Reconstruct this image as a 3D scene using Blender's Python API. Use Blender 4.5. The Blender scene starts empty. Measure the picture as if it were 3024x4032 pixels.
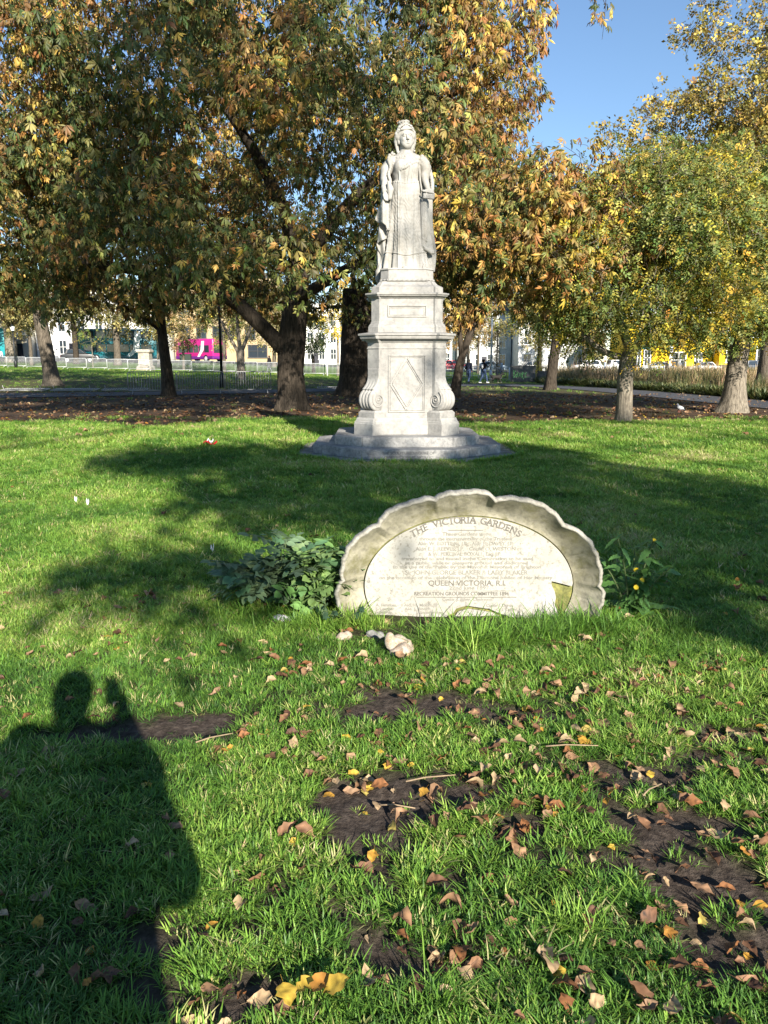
import bpy, bmesh, math, random
import numpy as np
from mathutils import Vector, Matrix

# ------------------------------------------------------------------ camera, sky, sun, exposure
S = bpy.context.scene
COL = S.collection
R = math.radians
cam = bpy.data.cameras.new('camera'); cam_o = bpy.data.objects.new('camera', cam); COL.objects.link(cam_o)
cam.sensor_fit = 'VERTICAL'; cam.sensor_height = 32.0; cam.sensor_width = 24.0; cam.lens = 24.03
cam.clip_start = 0.05; cam.clip_end = 3000
cam_o.location = (0, 0, 1.6); cam_o.rotation_euler = (R(79), 0, 0)
S.camera = cam_o
SUN_EL = R(22.4)
SUN_H = Vector((0.351, -0.936, 0)).normalized()            # horizontal direction towards the sun
SUN = Vector((SUN_H.x*math.cos(SUN_EL), SUN_H.y*math.cos(SUN_EL), math.sin(SUN_EL)))
w = bpy.data.worlds.new('World'); S.world = w; w.use_nodes = True
nt = w.node_tree; bg = nt.nodes['Background']
sky = nt.nodes.new('ShaderNodeTexSky'); sky.sky_type = 'NISHITA'; sky.sun_disc = False
sky.sun_elevation = SUN_EL; sky.sun_rotation = math.atan2(SUN_H.x, SUN_H.y)
sky.altitude = 10; sky.air_density = 1.0; sky.dust_density = 0.0; sky.ozone_density = 3.2
nt.links.new(sky.outputs[0], bg.inputs[0]); bg.inputs[1].default_value = 0.08
sl = bpy.data.lights.new('sun', 'SUN'); sl.energy = 5.0; sl.angle = R(0.55); sl.color = (1.0, 0.93, 0.82)
so = bpy.data.objects.new('sun', sl); COL.objects.link(so)
so.rotation_euler = SUN.to_track_quat('Z', 'Y').to_euler(); so.location = (10, -30, 20)
S.view_settings.view_transform = 'Standard'; S.view_settings.look = 'None'
S.view_settings.gamma = 1.0; S.view_settings.use_curve_mapping = False
S.view_settings.exposure = 1.22
S.render.engine = 'CYCLES'
S.cycles.max_bounces = 4; S.cycles.diffuse_bounces = 2; S.cycles.transmission_bounces = 2; S.cycles.glossy_bounces = 2

rng = np.random.default_rng(7); random.seed(7)

# ------------------------------------------------------------------ helpers
def smooth(a, b, t):
    t = np.clip((t-a)/(b-a), 0, 1); return t*t*(3-2*t)
def gz(x, y):                                              # height of the ground
    x = np.asarray(x, float); y = np.asarray(y, float)
    t = smooth(30, 80, y)
    z = t*np.clip(0.3-0.02*x, 0, 1.15) + smooth(80, 118, y)*np.clip(0.55-0.02*x, 0.35, 0.95)
    return z
def gzf(x, y): return float(gz(x, y))
_tab = rng.random((8, 256, 256))
def vnoise(x, y, s=0):
    x = np.asarray(x, float); y = np.asarray(y, float)
    xi = np.floor(x).astype(int); yi = np.floor(y).astype(int); fx = x-xi; fy = y-yi
    fx = fx*fx*(3-2*fx); fy = fy*fy*(3-2*fy); T = _tab[s % 8]
    a = T[xi % 256, yi % 256]; b = T[(xi+1) % 256, yi % 256]; c = T[xi % 256, (yi+1) % 256]; d = T[(xi+1) % 256, (yi+1) % 256]
    return (a*(1-fx)+b*fx)*(1-fy)+(c*(1-fx)+d*fx)*fy
def fbm(x, y, s=0, o=4):
    v = 0; a = 0.5; t = 0
    for i in range(o):
        v = v+a*vnoise(x*2**i+17*i, y*2**i+9*i, s+i); t += a; a *= .5
    return v/t

def tag(o, label, cat, group=None):
    o['label'] = label; o['category'] = cat
    if group: o['group'] = group
    return o
def kind(o, k):
    o['kind'] = k; return o
def thing(name, label, cat, loc=(0, 0, 0), rz=0, group=None):
    o = bpy.data.objects.new(name, None); COL.objects.link(o); o.empty_display_size = .2
    o.location = loc; o.rotation_euler = (0, 0, rz)
    return tag(o, label, cat, group)
def link(name, me, parent=None):
    o = bpy.data.objects.new(name, me); COL.objects.link(o)
    if parent is not None: o.parent = parent
    return o
def copy_tree(o, parent=None):
    c = o.copy(); COL.objects.link(c); c.parent = parent
    for ch in list(o.children): copy_tree(ch, c)
    return c

def np_mesh(name, V, F, mats, smooth_=False, col=None, midx=None):
    """fast mesh from arrays; F is an (n,3) or (n,4) array or a list of polygons"""
    me = bpy.data.meshes.new(name)
    V = np.asarray(V, np.float32).reshape(-1, 3)
    if isinstance(F, np.ndarray):
        n, k = F.shape
        me.vertices.add(len(V)); me.vertices.foreach_set('co', V.ravel())
        me.loops.add(n*k); me.loops.foreach_set('vertex_index', F.astype(np.int32).ravel())
        me.polygons.add(n); me.polygons.foreach_set('loop_start', np.arange(0, n*k, k, dtype=np.int32))
        me.polygons.foreach_set('loop_total', np.full(n, k, np.int32))
        me.update(calc_edges=True)
    else:
        me.from_pydata(V.tolist(), [], F); me.update()
    for m in (mats if isinstance(mats, (list, tuple)) else [mats]): me.materials.append(m)
    if midx is not None: me.polygons.foreach_set('material_index', np.asarray(midx, np.int32))
    if smooth_: me.polygons.foreach_set('use_smooth', np.ones(len(me.polygons), bool))
    if col is not None:
        a = me.attributes.new('leafcol', 'FLOAT_COLOR', 'POINT')
        c = np.ones((len(V), 4), np.float32); c[:, :3] = col; a.data.foreach_set('color', c.ravel())
    return me

class MB:
    """collects pieces of ONE part"""
    def __init__(s): s.v = []; s.f = []
    def add(s, v, f):
        o = len(s.v); s.v += [tuple(p) for p in v]; s.f += [tuple(i+o for i in q) for q in f]; return s
    def box(s, c, d, rz=0, bev=0, M=None):
        x, y, z = d[0]/2, d[1]/2, d[2]/2
        if bev > 0:
            b = min(bev, x*.9, y*.9, z*.9); bm = bmesh.new(); bmesh.ops.create_cube(bm, size=1)
            for v in bm.verts: v.co = Vector((v.co.x*d[0], v.co.y*d[1], v.co.z*d[2]))
            bmesh.ops.bevel(bm, geom=bm.edges[:], offset=b, segments=2, affect='EDGES', profile=.5)
            vs = [v.co.copy() for v in bm.verts]; bm.verts.index_update(); fs = [[v.index for v in f.verts] for f in bm.faces]; bm.free()
        else:
            vs = [Vector((i*x, j*y, k*z)) for i in (-1, 1) for j in (-1, 1) for k in (-1, 1)]
            fs = [(0, 1, 3, 2), (4, 6, 7, 5), (0, 4, 5, 1), (2, 3, 7, 6), (0, 2, 6, 4), (1, 5, 7, 3)]
        m = Matrix.Translation(c) @ (M if M is not None else Matrix.Rotation(rz, 4, 'Z'))
        return s.add([m @ v for v in vs], fs)
    def tube(s, P, r, n=8, cap=True, jit=0):
        P = [Vector(p) for p in P]; r = r if hasattr(r, '__len__') else [r]*len(P)
        vs = []; fs = []; up = Vector((0, 0, 1)); a = None
        for i, p in enumerate(P):
            t = (P[min(i+1, len(P)-1)]-P[max(i-1, 0)]).normalized()
            if a is None:
                a = t.orthogonal().normalized() if abs(t.z) < .95 else Vector((1, 0, 0))
            a = (a-t*a.dot(t)); a = a.normalized() if a.length > 1e-6 else t.orthogonal().normalized()
            b = t.cross(a)
            for k in range(n):
                q = 2*math.pi*k/n; rr = r[i]*(1+(random.uniform(-jit, jit) if jit else 0))
                vs.append(p+a*math.cos(q)*rr+b*math.sin(q)*rr)
        for i in range(len(P)-1):
            for k in range(n):
                k2 = (k+1) % n; fs.append((i*n+k, i*n+k2, (i+1)*n+k2, (i+1)*n+k))
        if cap: fs.append(tuple(range(n-1, -1, -1))); fs.append(tuple((len(P)-1)*n+k for k in range(n)))
        return s.add(vs, fs)
    def cyl(s, p0, p1, r, n=12): return s.tube([p0, p1], [r, r], n)
    def loft(s, rings, cap=True, closed=True):
        n = len(rings[0]); vs = [p for r in rings for p in r]; fs = []
        for i in range(len(rings)-1):
            for k in range(n if closed else n-1):
                k2 = (k+1) % n; fs.append((i*n+k, i*n+k2, (i+1)*n+k2, (i+1)*n+k))
        if cap: fs.append(tuple(range(n-1, -1, -1))); fs.append(tuple((len(rings)-1)*n+k for k in range(n)))
        return s.add(vs, fs)
    def prism(s, poly, axis, a, b):
        """poly of 2-tuples extruded along axis 'x','y','z' from a to b"""
        def P(p, t): return {'x': (t, p[0], p[1]), 'y': (p[0], t, p[1]), 'z': (p[0], p[1], t)}[axis]
        return s.loft([[P(p, a) for p in poly], [P(p, b) for p in poly]])
    def mesh(s, name, mat, sm=False):
        me = bpy.data.meshes.new(name); me.from_pydata([tuple(v) for v in s.v], [], s.f)
        bm = bmesh.new(); bm.from_mesh(me); bmesh.ops.recalc_face_normals(bm, faces=bm.faces); bm.to_mesh(me); bm.free()
        me.materials.append(mat)
        if sm: me.polygons.foreach_set('use_smooth', np.ones(len(me.polygons), bool))
        return me
    def build(s, name, mat, parent=None, sm=False, bevel=0):
        o = link(name, s.mesh(name, mat, sm), parent)
        if bevel:
            m = o.modifiers.new('bevel', 'BEVEL'); m.width = bevel; m.segments = 2; m.limit_method = 'ANGLE'; m.angle_limit = R(35)
        return o

# ------------------------------------------------------------------ materials
class NT:
    def __init__(s, name):
        s.m = bpy.data.materials.new(name); s.m.use_nodes = True; s.t = s.m.node_tree
        s.b = s.t.nodes['Principled BSDF']; s.out = s.t.nodes['Material Output']
    def n(s, typ, **kw):
        x = s.t.nodes.new(typ)
        for k, v in kw.items(): setattr(x, k, v)
        return x
    def l(s, a, b): s.t.links.new(a, b)
    def coord(s, kind='Object'):
        return s.n('ShaderNodeTexCoord').outputs[kind]
    def noise(s, vec, scale, detail=4, rough=.55, dist=0):
        x = s.n('ShaderNodeTexNoise'); x.inputs['Scale'].default_value = scale; x.inputs['Detail'].default_value = detail
        x.inputs['Roughness'].default_value = rough; x.inputs['Distortion'].default_value = dist
        if vec is not None: s.l(vec, x.inputs['Vector'])
        return x.outputs['Fac']
    def vor(s, vec, scale, feature='F1'):
        x = s.n('ShaderNodeTexVoronoi', feature=feature); x.inputs['Scale'].default_value = scale
        s.l(vec, x.inputs['Vector']); return x.outputs['Distance']
    def ramp(s, fac, stops, interp='LINEAR'):
        x = s.n('ShaderNodeValToRGB'); x.color_ramp.interpolation = interp
        e = x.color_ramp.elements
        while len(e) > 1: e.remove(e[-1])
        e[0].position = stops[0][0]; e[0].color = (*stops[0][1], 1)
        for p, c in stops[1:]:
            k = e.new(p); k.color = (*c, 1)
        s.l(fac, x.inputs[0]); return x.outputs[0]
    def mix(s, fac, a, b, mode='MIX'):
        x = s.n('ShaderNodeMix', data_type='RGBA', blend_type=mode)
        for sock, v in ((x.inputs[0], fac), (x.inputs[6], a), (x.inputs[7], b)):
            if isinstance(v, (int, float)): sock.default_value = v
            elif isinstance(v, tuple): sock.default_value = (*v, 1)
            else: s.l(v, sock)
        return x.outputs[2]
    def math(s, op, a, b=0.0):
        x = s.n('ShaderNodeMath', operation=op)
        for sock, v in ((x.inputs[0], a), (x.inputs[1], b)):
            if isinstance(v, (int, float)): sock.default_value = v
            else: s.l(v, sock)
        return x.outputs[0]
    def bump(s, h, strength=.5, dist=.02):
        x = s.n('ShaderNodeBump'); x.inputs['Strength'].default_value = strength; x.inputs['Distance'].default_value = dist
        s.l(h, x.inputs['Height']); s.l(x.outputs[0], s.b.inputs['Normal']); return x
    def base(s, c, rough=.8, spec=.3):
        if isinstance(c, tuple): s.b.inputs['Base Color'].default_value = (*c, 1)
        else: s.l(c, s.b.inputs['Base Color'])
        s.b.inputs['Roughness'].default_value = rough; s.b.inputs['Specular IOR Level'].default_value = spec
        return s
def plain(name, c, rough=.7, spec=.3, var=.25, scale=6., metal=0, bump=0.):
    """one colour with soft grime variation"""
    t = NT(name); v = t.coord()
    f = t.noise(v, scale, 5)
    col = t.ramp(f, [(.3, tuple(x*(1-var) for x in c)), (.7, tuple(min(1, x*(1+var*.5)) for x in c))])
    t.base(col, rough, spec); t.b.inputs['Metallic'].default_value = metal
    if bump: t.bump(t.noise(v, scale*6, 4), bump, .01)
    return t.m
def leaf_mat(name, trans=.35, rough=.55):
    t = NT(name)
    a = t.n('ShaderNodeAttribute', attribute_name='leafcol').outputs['Color']
    t.base(a, rough, .35)
    tr = t.n('ShaderNodeBsdfTranslucent'); t.l(t.mix(1.0, a, (1.25, 1.2, .7), 'MULTIPLY'), tr.inputs['Color'])
    mx = t.n('ShaderNodeMixShader'); mx.inputs[0].default_value = trans
    t.l(t.b.outputs[0], mx.inputs[1]); t.l(tr.outputs[0], mx.inputs[2]); t.l(mx.outputs[0], t.out.inputs[0])
    return t.m
LEAF = leaf_mat('leaf', .16)
DRYLEAF = leaf_mat('dry_leaf', .12, .7)

def bark_mat(name, c1, c2, sc=1.):
    t = NT(name); v = t.coord()
    mp = t.n('ShaderNodeMapping'); mp.inputs['Scale'].default_value = (6*sc, 6*sc, 1.1*sc); t.l(v, mp.inputs[0])
    n1 = t.noise(mp.outputs[0], 3.2, 6, .65, .6); n2 = t.noise(v, .9, 3)
    col = t.mix(n2, t.ramp(n1, [(.34, tuple(x*.35 for x in c1)), (.5, c1), (.68, c2)]), t.ramp(n1, [(.36, tuple(x*.4 for x in c2)), (.6, c2)]))
    t.base(col, .9, .15); t.bump(n1, .9, .04); return t.m
BARK_DARK = bark_mat('bark_dark', (.034, .027, .020), (.085, .068, .051))  # dark bark, taken deeper to put the shade on the trunks into the colour
BARK_GREY = bark_mat('bark_grey', (.16, .135, .105), (.30, .26, .20))
BARK_MID = bark_mat('bark_mid', (.09, .075, .056), (.18, .15, .115))

def stone(name, light, dark, sc=1., lichen=None, bump=.25, blotch=.5):
    t = NT(name); v = t.coord()
    n1 = t.noise(v, 2.2*sc, 6, .6, .4); n2 = t.noise(v, 14*sc, 5, .65); n3 = t.noise(v, 90*sc, 3)
    col = t.ramp(n1, [(.28, dark), (.5, tuple((a+b)/2*1.02 for a, b in zip(light, dark))), (.66, light)])
    fine = t.ramp(n2, [(.3, (1-blotch, 1-blotch, 1-blotch*.95)), (.55, (1, 1, 1))])
    col = t.mix(1., col, fine, 'MULTIPLY')
    if lichen:
        msk = t.ramp(t.noise(v, 3.1*sc, 5, .7), [(.52, (0, 0, 0)), (.66, (1, 1, 1))])
        col = t.mix(t.math('MULTIPLY', msk, .75), col, lichen)
    t.base(col, .78, .25); t.bump(t.math('ADD', n3, t.math('MULTIPLY', n2, 1.5)), bump, .006); return t.m
MARBLE = stone('marble', (.40, .385, .35), (.25, .24, .222), 1., None, .2, .28)
MARBLE_STEP = stone('weathered_marble', (.40, .39, .365), (.20, .195, .185), 1.4, None, .35, .45)
def _statue_marble():
    t = NT('carved_marble'); v = t.coord()
    n1 = t.noise(v, 2.6, 6, .6, .3); n2 = t.noise(v, 22, 5, .6)
    mp = t.n('ShaderNodeMapping'); mp.inputs['Scale'].default_value = (9, 9, 1.2); t.l(v, mp.inputs[0])
    st = t.noise(mp.outputs[0], 1.2, 4)
    col = t.ramp(n1, [(.3, (.235, .222, .192)), (.46, (.325, .31, .278)), (.62, (.39, .375, .342))])
    col = t.mix(1., col, t.ramp(st, [(.32, (.78, .77, .75)), (.5, (1, 1, 1))]), 'MULTIPLY')
    col = t.mix(1., col, t.ramp(n2, [(.32, (.85, .85, .84)), (.5, (1, 1, 1))]), 'MULTIPLY')
    t.base(col, .7, .3); t.bump(t.noise(v, 60, 4, .6), .18, .006); return t.m
STATUE_M = _statue_marble()
GALV = plain('galvanised_steel', (.62, .63, .64), .4, .5, .2, 3, .15)
GALV_DULL = plain('dull_steel', (.36, .36, .36), .5, .4, .3, 3, .1)
BLACKMETAL = plain('black_metal', (.018, .02, .022), .45, .4, .3, 4)
WHITEPAINT = plain('white_paint', (.78, .78, .76), .5, .4, .08)
GLASS = None
def _glass():
    t = NT('window_glass'); t.base((.03, .04, .05), .06, .9); return t.m
GLASS = _glass()
TYRE = plain('rubber', (.02, .02, .02), .8, .2)

# ------------------------------------------------------------------ carving tool: smooth blends of rounded solids turned into one skin
class Carve:
    def __init__(s, lo, hi, res):
        s.lo = np.array(lo, float); s.res = res
        n = np.ceil((np.array(hi)-s.lo)/res).astype(int)+1; s.n = n
        s.ax = [(s.lo[i]+np.arange(n[i])*res).astype(np.float32) for i in range(3)]
        s.d = np.full(n, 9., np.float32); s.m = np.zeros(n, np.int8)
    def _sub(s, lo, hi):
        a = np.clip(np.floor((np.array(lo)-s.lo)/s.res).astype(int), 0, s.n); b = np.clip(np.ceil((np.array(hi)-s.lo)/s.res).astype(int)+1, 0, s.n)
        sl = tuple(slice(a[i], b[i]) for i in range(3))
        X = s.ax[0][sl[0]][:, None, None]; Y = s.ax[1][sl[1]][None, :, None]; Z = s.ax[2][sl[2]][None, None, :]
        return sl, X, Y, Z
    def add(s, fn, lo, hi, k=.02, m=0):
        mg = k+s.res*3
        sl, X, Y, Z = s._sub(np.array(lo)-mg, np.array(hi)+mg)
        if min(s.d[sl].shape) == 0: return s
        e = fn(X, Y, Z)+0*(X+Y+Z); d0 = s.d[sl]
        h = np.clip(.5+.5*(d0-e)/k, 0, 1)
        s.m[sl] = np.where(e < d0, m, s.m[sl])
        s.d[sl] = d0*(1-h)+e*h-k*h*(1-h); return s
    def cut(s, fn, lo, hi, k=.01):
        mg = k+s.res*3
        sl, X, Y, Z = s._sub(np.array(lo)-mg, np.array(hi)+mg)
        e = -(fn(X, Y, Z)+0*(X+Y+Z)); d0 = s.d[sl]
        h = np.clip(.5-.5*(d0-e)/k, 0, 1)
        s.d[sl] = d0*(1-h)+e*h+k*h*(1-h); return s
    def cap(s, p0, p1, r0, r1=None, k=.02, m=0, fl=None, cut=False):
        r1 = r0 if r1 is None else r1; p0 = np.array(p0, float); p1 = np.array(p1, float); v = p1-p0; L = max(v@v, 1e-9); rm = max(r0, r1)
        def fn(X, Y, Z):
            a, b, c = X-p0[0], Y-p0[1], Z-p0[2]; t = np.clip((a*v[0]+b*v[1]+c*v[2])/L, 0, 1)
            return np.sqrt((a-t*v[0])**2+(b-t*v[1])**2+(c-t*v[2])**2)-(r0+(r1-r0)*t)
        f = s.cut if cut else s.add
        return f(fn, np.minimum(p0, p1)-rm, np.maximum(p0, p1)+rm, k) if cut else s.add(fn, np.minimum(p0, p1)-rm, np.maximum(p0, p1)+rm, k, m)
    def chain(s, P, r, k=.02, m=0):
        for i in range(len(P)-1): s.cap(P[i], P[i+1], r[i], r[i+1], k, m)
        return s
    def ell(s, c, rad, k=.02, m=0, rot=None, cut=False, wob=None):
        c = np.array(c, float); rad = np.array(rad, float); M = np.array((rot or Matrix.Identity(3)).transposed()); rm = rad.max()*1.05
        def fn(X, Y, Z):
            a, b, d = X-c[0], Y-c[1], Z-c[2]
            u = M[0][0]*a+M[0][1]*b+M[0][2]*d; v = M[1][0]*a+M[1][1]*b+M[1][2]*d; w_ = M[2][0]*a+M[2][1]*b+M[2][2]*d
            k0 = np.sqrt((u/rad[0])**2+(v/rad[1])**2+(w_/rad[2])**2); k1 = np.sqrt((u/rad[0]**2)**2+(v/rad[1]**2)**2+(w_/rad[2]**2)**2)
            e = k0*(k0-1)/np.maximum(k1, 1e-6)
            return e if wob is None else e+wob(X, Y, Z)
        if cut: return s.cut(fn, c-rm, c+rm, k)
        return s.add(fn, c-rm, c+rm, k, m)
    def slab(s, poly, yfun, th, k=.012, m=0, wob=None):
        """a flap: polygon in x,z, lying at depth yfun(x,z), half thickness th"""
        P = np.array(poly, float); n = len(P); lo = P.min(0); hi = P.max(0)
        def fn(X, Y, Z):
            dd = np.full((X.shape[0], 1, Z.shape[2]), 1e9); sg = np.ones_like(dd)
            for i in range(n):
                a = P[i]; b = P[i-1]; e = b-a; wx = X-a[0]; wz = Z-a[1]
                t = np.clip((wx*e[0]+wz*e[1])/(e@e), 0, 1); dd = np.minimum(dd, (wx-e[0]*t)**2+(wz-e[1]*t)**2)
                c1 = Z >= a[1]; c2 = Z < b[1]; c3 = e[0]*wz > e[1]*wx
                fl = (c1 & c2 & c3) | (~c1 & ~c2 & ~c3); sg = np.where(fl, -sg, sg)
            d2 = sg*np.sqrt(dd); yy = np.abs(Y-yfun(X, Z))-th
            if wob is not None: yy = yy+wob(X, Y, Z)
            return np.minimum(np.maximum(d2, yy), 0)+np.sqrt(np.maximum(d2, 0)**2+np.maximum(yy, 0)**2)-.008
        xs = np.linspace(lo[0], hi[0], 12)[:, None]; zs = np.linspace(lo[1], hi[1], 12)[None, :]; yy = yfun(xs, zs)+0*(xs+zs)
        return s.add(fn, (lo[0]-.02, yy.min()-th-.03, lo[1]-.02), (hi[0]+.02, yy.max()+th+.03, hi[1]+.02), k, m)
    def skin(s, it=1):
        d = s.d; i8 = (d < 0)
        c = np.zeros(np.array(d.shape)-1, np.int8)
        offs = [(a, b, e) for a in (0, 1) for b in (0, 1) for e in (0, 1)]
        nx, ny, nz = d.shape
        for a, b, e in offs: c += i8[a:nx-1+a, b:ny-1+b, e:nz-1+e]
        act = np.argwhere((c > 0) & (c < 8)); idx = -np.ones(c.shape, np.int32); idx[tuple(act.T)] = np.arange(len(act))
        D = np.stack([d[act[:, 0]+a, act[:, 1]+b, act[:, 2]+e] for a, b, e in offs], 1)
        pos = np.zeros((len(act), 3)); cnt = np.zeros(len(act)); O = np.array(offs, float)
        for p in range(8):
            for q in range(p+1, 8):
                if np.abs(O[p]-O[q]).sum() != 1: continue
                m = (D[:, p] < 0) != (D[:, q] < 0); t = D[m, p]/(D[m, p]-D[m, q])
                pos[m] += O[p]+t[:, None]*(O[q]-O[p]); cnt[m] += 1
        V = s.lo+(act+pos/cnt[:, None])*s.res
        quads = []; mm = []
        for ax in range(3):
            sl0 = [slice(None)]*3; sl1 = [slice(None)]*3; sl0[ax] = slice(0, -1); sl1[ax] = slice(1, None)
            A = i8[tuple(sl0)]; B = i8[tuple(sl1)]; e = np.argwhere(A != B); u, v = [(1, 2), (2, 0), (0, 1)][ax]
            ok = (e[:, u] > 0) & (e[:, v] > 0) & (e[:, u] < d.shape[u]-1) & (e[:, v] < d.shape[v]-1); e = e[ok]
            ins = A[tuple(e.T)]
            def at(du, dv):
                f = e.copy(); f[:, u] += du; f[:, v] += dv; return idx[tuple(f.T)]
            q = np.stack([at(-1, -1), at(0, -1), at(0, 0), at(-1, 0)], 1); q[~ins] = q[~ins][:, ::-1]
            quads.append(q)
            g = e.copy(); g[:, ax] += (~ins).astype(int); mm.append(s.m[tuple(g.T)])
        return V, np.concatenate(quads), np.concatenate(mm)
    def obj(s, name, mats, parent=None):
        V, F, m = s.skin(); ok = (F >= 0).all(1); F = F[ok]; m = m[ok]
        me = np_mesh(name, V, F, mats, True, midx=m if isinstance(mats, list) else None)
        return link(name, me, parent)

def fr(a, b, c=0): return np.sin(a)*np.sin(b+1.3)*np.sin(c+.7)

# ------------------------------------------------------------------ the monument
MX, MY = 0.40, 14.24
mon = thing('monument_pedestal', 'tall white marble pedestal with corner scrolls and octagonal steps on the lawn', 'pedestal', (MX, MY, 0))
def octo(half, c):
    """octagon: half width, cut corner c"""
    h = half; k = h-c
    return [(k, -h), (h, -k), (h, k), (k, h), (-k, h), (-h, k), (-h, -k), (-k, -h)]
def slab_ring(name, half, c, inner, z0, z1, mat, joints, jit=.004):
    """a step made of separate stone slabs with open joints"""
    poly = [Vector((*p, 0)) for p in octo(half, c)]; sc = inner/half
    L = []
    for i in range(8):
        a, b = poly[i], poly[(i+1) % 8]
        L.append((a, b))
    for i, (a, b) in enumerate(L):
        cuts = [0]+joints.get(i, [])+[1]
        for u, v in zip(cuts[:-1], cuts[1:]):
            g = .0028/(b-a).length; p, q = a.lerp(b, u+g), a.lerp(b, v-g)
            pi, qi = p*sc, q*sc; dz = random.uniform(-jit, jit); dr = 1+random.uniform(-.0015, .0015)
            mb = MB(); mb.loft([[Vector((w_.x*(dr if w_ in (p, q) else 1), w_.y*(dr if w_ in (p, q) else 1), zz)) for w_ in (p, q, qi, pi)] for zz in (z0, z1+dz)])
            o = mb.build(name, mat, mon, bevel=.012)
    return
# foundation slab nearly flush with the grass, then two steps
fo = MB(); fo.loft([[Vector((p[0], p[1], z)) for p in octo(1.95, .95)] for z in (-.1, .035)]); fo.build('foundation_slab', stone('rough_stone', (.34, .33, .30), (.17, .165, .15), 1.6, (.12, .14, .06), .5, .5), mon, bevel=.02)
slab_ring('step_slab', 1.65, .88, 1.12, .035, .195, MARBLE_STEP, {7: [], 0: [.3], 6: [.55], 1: [.5], 5: [.5], 3: [.5]})
slab_ring('step_slab', 1.27, .50, .70, .19, .355, MARBLE_STEP, {7: [], 6: [.6], 0: [.5], 1: [.5], 5: [.5], 3: [.5]})

def plan(a, b, r, z):
    """cross plan: faces at distance a, diagonal corner piers of width b reaching r"""
    q = []; s2 = math.sqrt(.5)
    w2 = a-b*s2
    base = [(w2, -a), ((r-b/2)*s2, -(r+b/2)*s2), ((r+b/2)*s2, -(r-b/2)*s2), (a, -w2)]
    for i in range(4):
        c, s = [(1, 0), (0, 1), (-1, 0), (0, -1)][i]
        q += [Vector((x*c-y*s, x*s+y*c, z)) for x, y in base]
    return q
def stack(name, prof, mat=MARBLE, bev=.004):
    mb = MB(); mb.loft([plan(*p) for p in prof]); return mb.build(name, mat, mon, bevel=bev)
def o_(a, b, r, d): return (a+d, b+d*.9, r+d)
B_ = (.70, .47, 1.08)
stack('base_block', [(*B_, .352), (*B_, .55), (*o_(*B_, -.012), .562), (*o_(*B_, -.012), .58), (*o_(*B_, -.035), .60), (*o_(*B_, -.035), .615), (*o_(*B_, -.055), .65)])
D_ = (.64, .284, .83)
stack('lower_die', [(*D_, .649), (*D_, 1.83), (*o_(*D_, .012), 1.835), (*o_(*D_, .012), 1.852), (*D_, 1.857), (*D_, 1.93), (*o_(*D_, .015), 1.945), (*o_(*D_, .04), 1.975)])
C_ = (.69, .36, .93)
stack('main_cornice', [(*o_(*D_, .05), 1.974), (*o_(*D_, .05), 1.985), (*o_(*D_, .12), 2.0), (*o_(*D_, .135), 2.035), (*o_(*D_, .13), 2.045), (*o_(*D_, .16), 2.055), (*o_(*D_, .165), 2.085), (*o_(*D_, .15), 2.09), (*o_(*D_, .0), 2.112)])
U_ = (.59, .2, .777)
stack('upper_die', [(*o_(*U_, .055), 2.111), (*o_(*U_, .055), 2.20), (*o_(*U_, .04), 2.235), (*o_(*U_, .012), 2.265), (*o_(*U_, .012), 2.285), (*U_, 2.292), (*U_, 2.68)])
stack('upper_cornice', [(*o_(*U_, .012), 2.679), (*o_(*U_, .03), 2.70), (*o_(*U_, .075), 2.715), (*o_(*U_, .085), 2.735), (*o_(*U_, .10), 2.74), (*o_(*U_, .105), 2.765), (*o_(*U_, .06), 2.775)])
# flared cap and the block under the figure
stack('cap_block', [(*o_(*U_, .0), 2.774), (*o_(*U_, .0), 2.87), (*o_(*U_, -.03), 2.885), (*o_(*U_, -.09), 2.915), (*o_(*U_, -.125), 2.955), (*o_(*U_, -.14), 2.975)])
def oct_ring(h, c, z): return [Vector((*p, z)) for p in octo(h, c)]
mb = MB(); mb.loft([oct_ring(.475, .14, z) if i not in (1,) else oct_ring(.475, .14, z) for i, z in enumerate((2.974, 2.985))]); 
mb.loft([oct_ring(.46, .135, 2.984), oct_ring(.455, .135, 3.165), oct_ring(.47, .138, 3.17), oct_ring(.47, .138, 3.185), oct_ring(.46, .135, 3.20)])
mb.build('figure_plinth', MARBLE, mon, bevel=.004)
# rope moulding round the plinth
rope = MB(); pts = octo(.468, .137)
for i in range(8):
    a, b = Vector((*pts[i], 3.0)), Vector((*pts[(i+1) % 8], 3.0)); L = (b-a).length; n = int(L/.012)
    P = [a.lerp(b, t/n) for t in range(n+1)]; rope.tube(P, [.014+.005*math.sin(t*.9) for t in range(n+1)], 6)
rope.build('rope_moulding', MARBLE, mon, sm=True)
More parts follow.
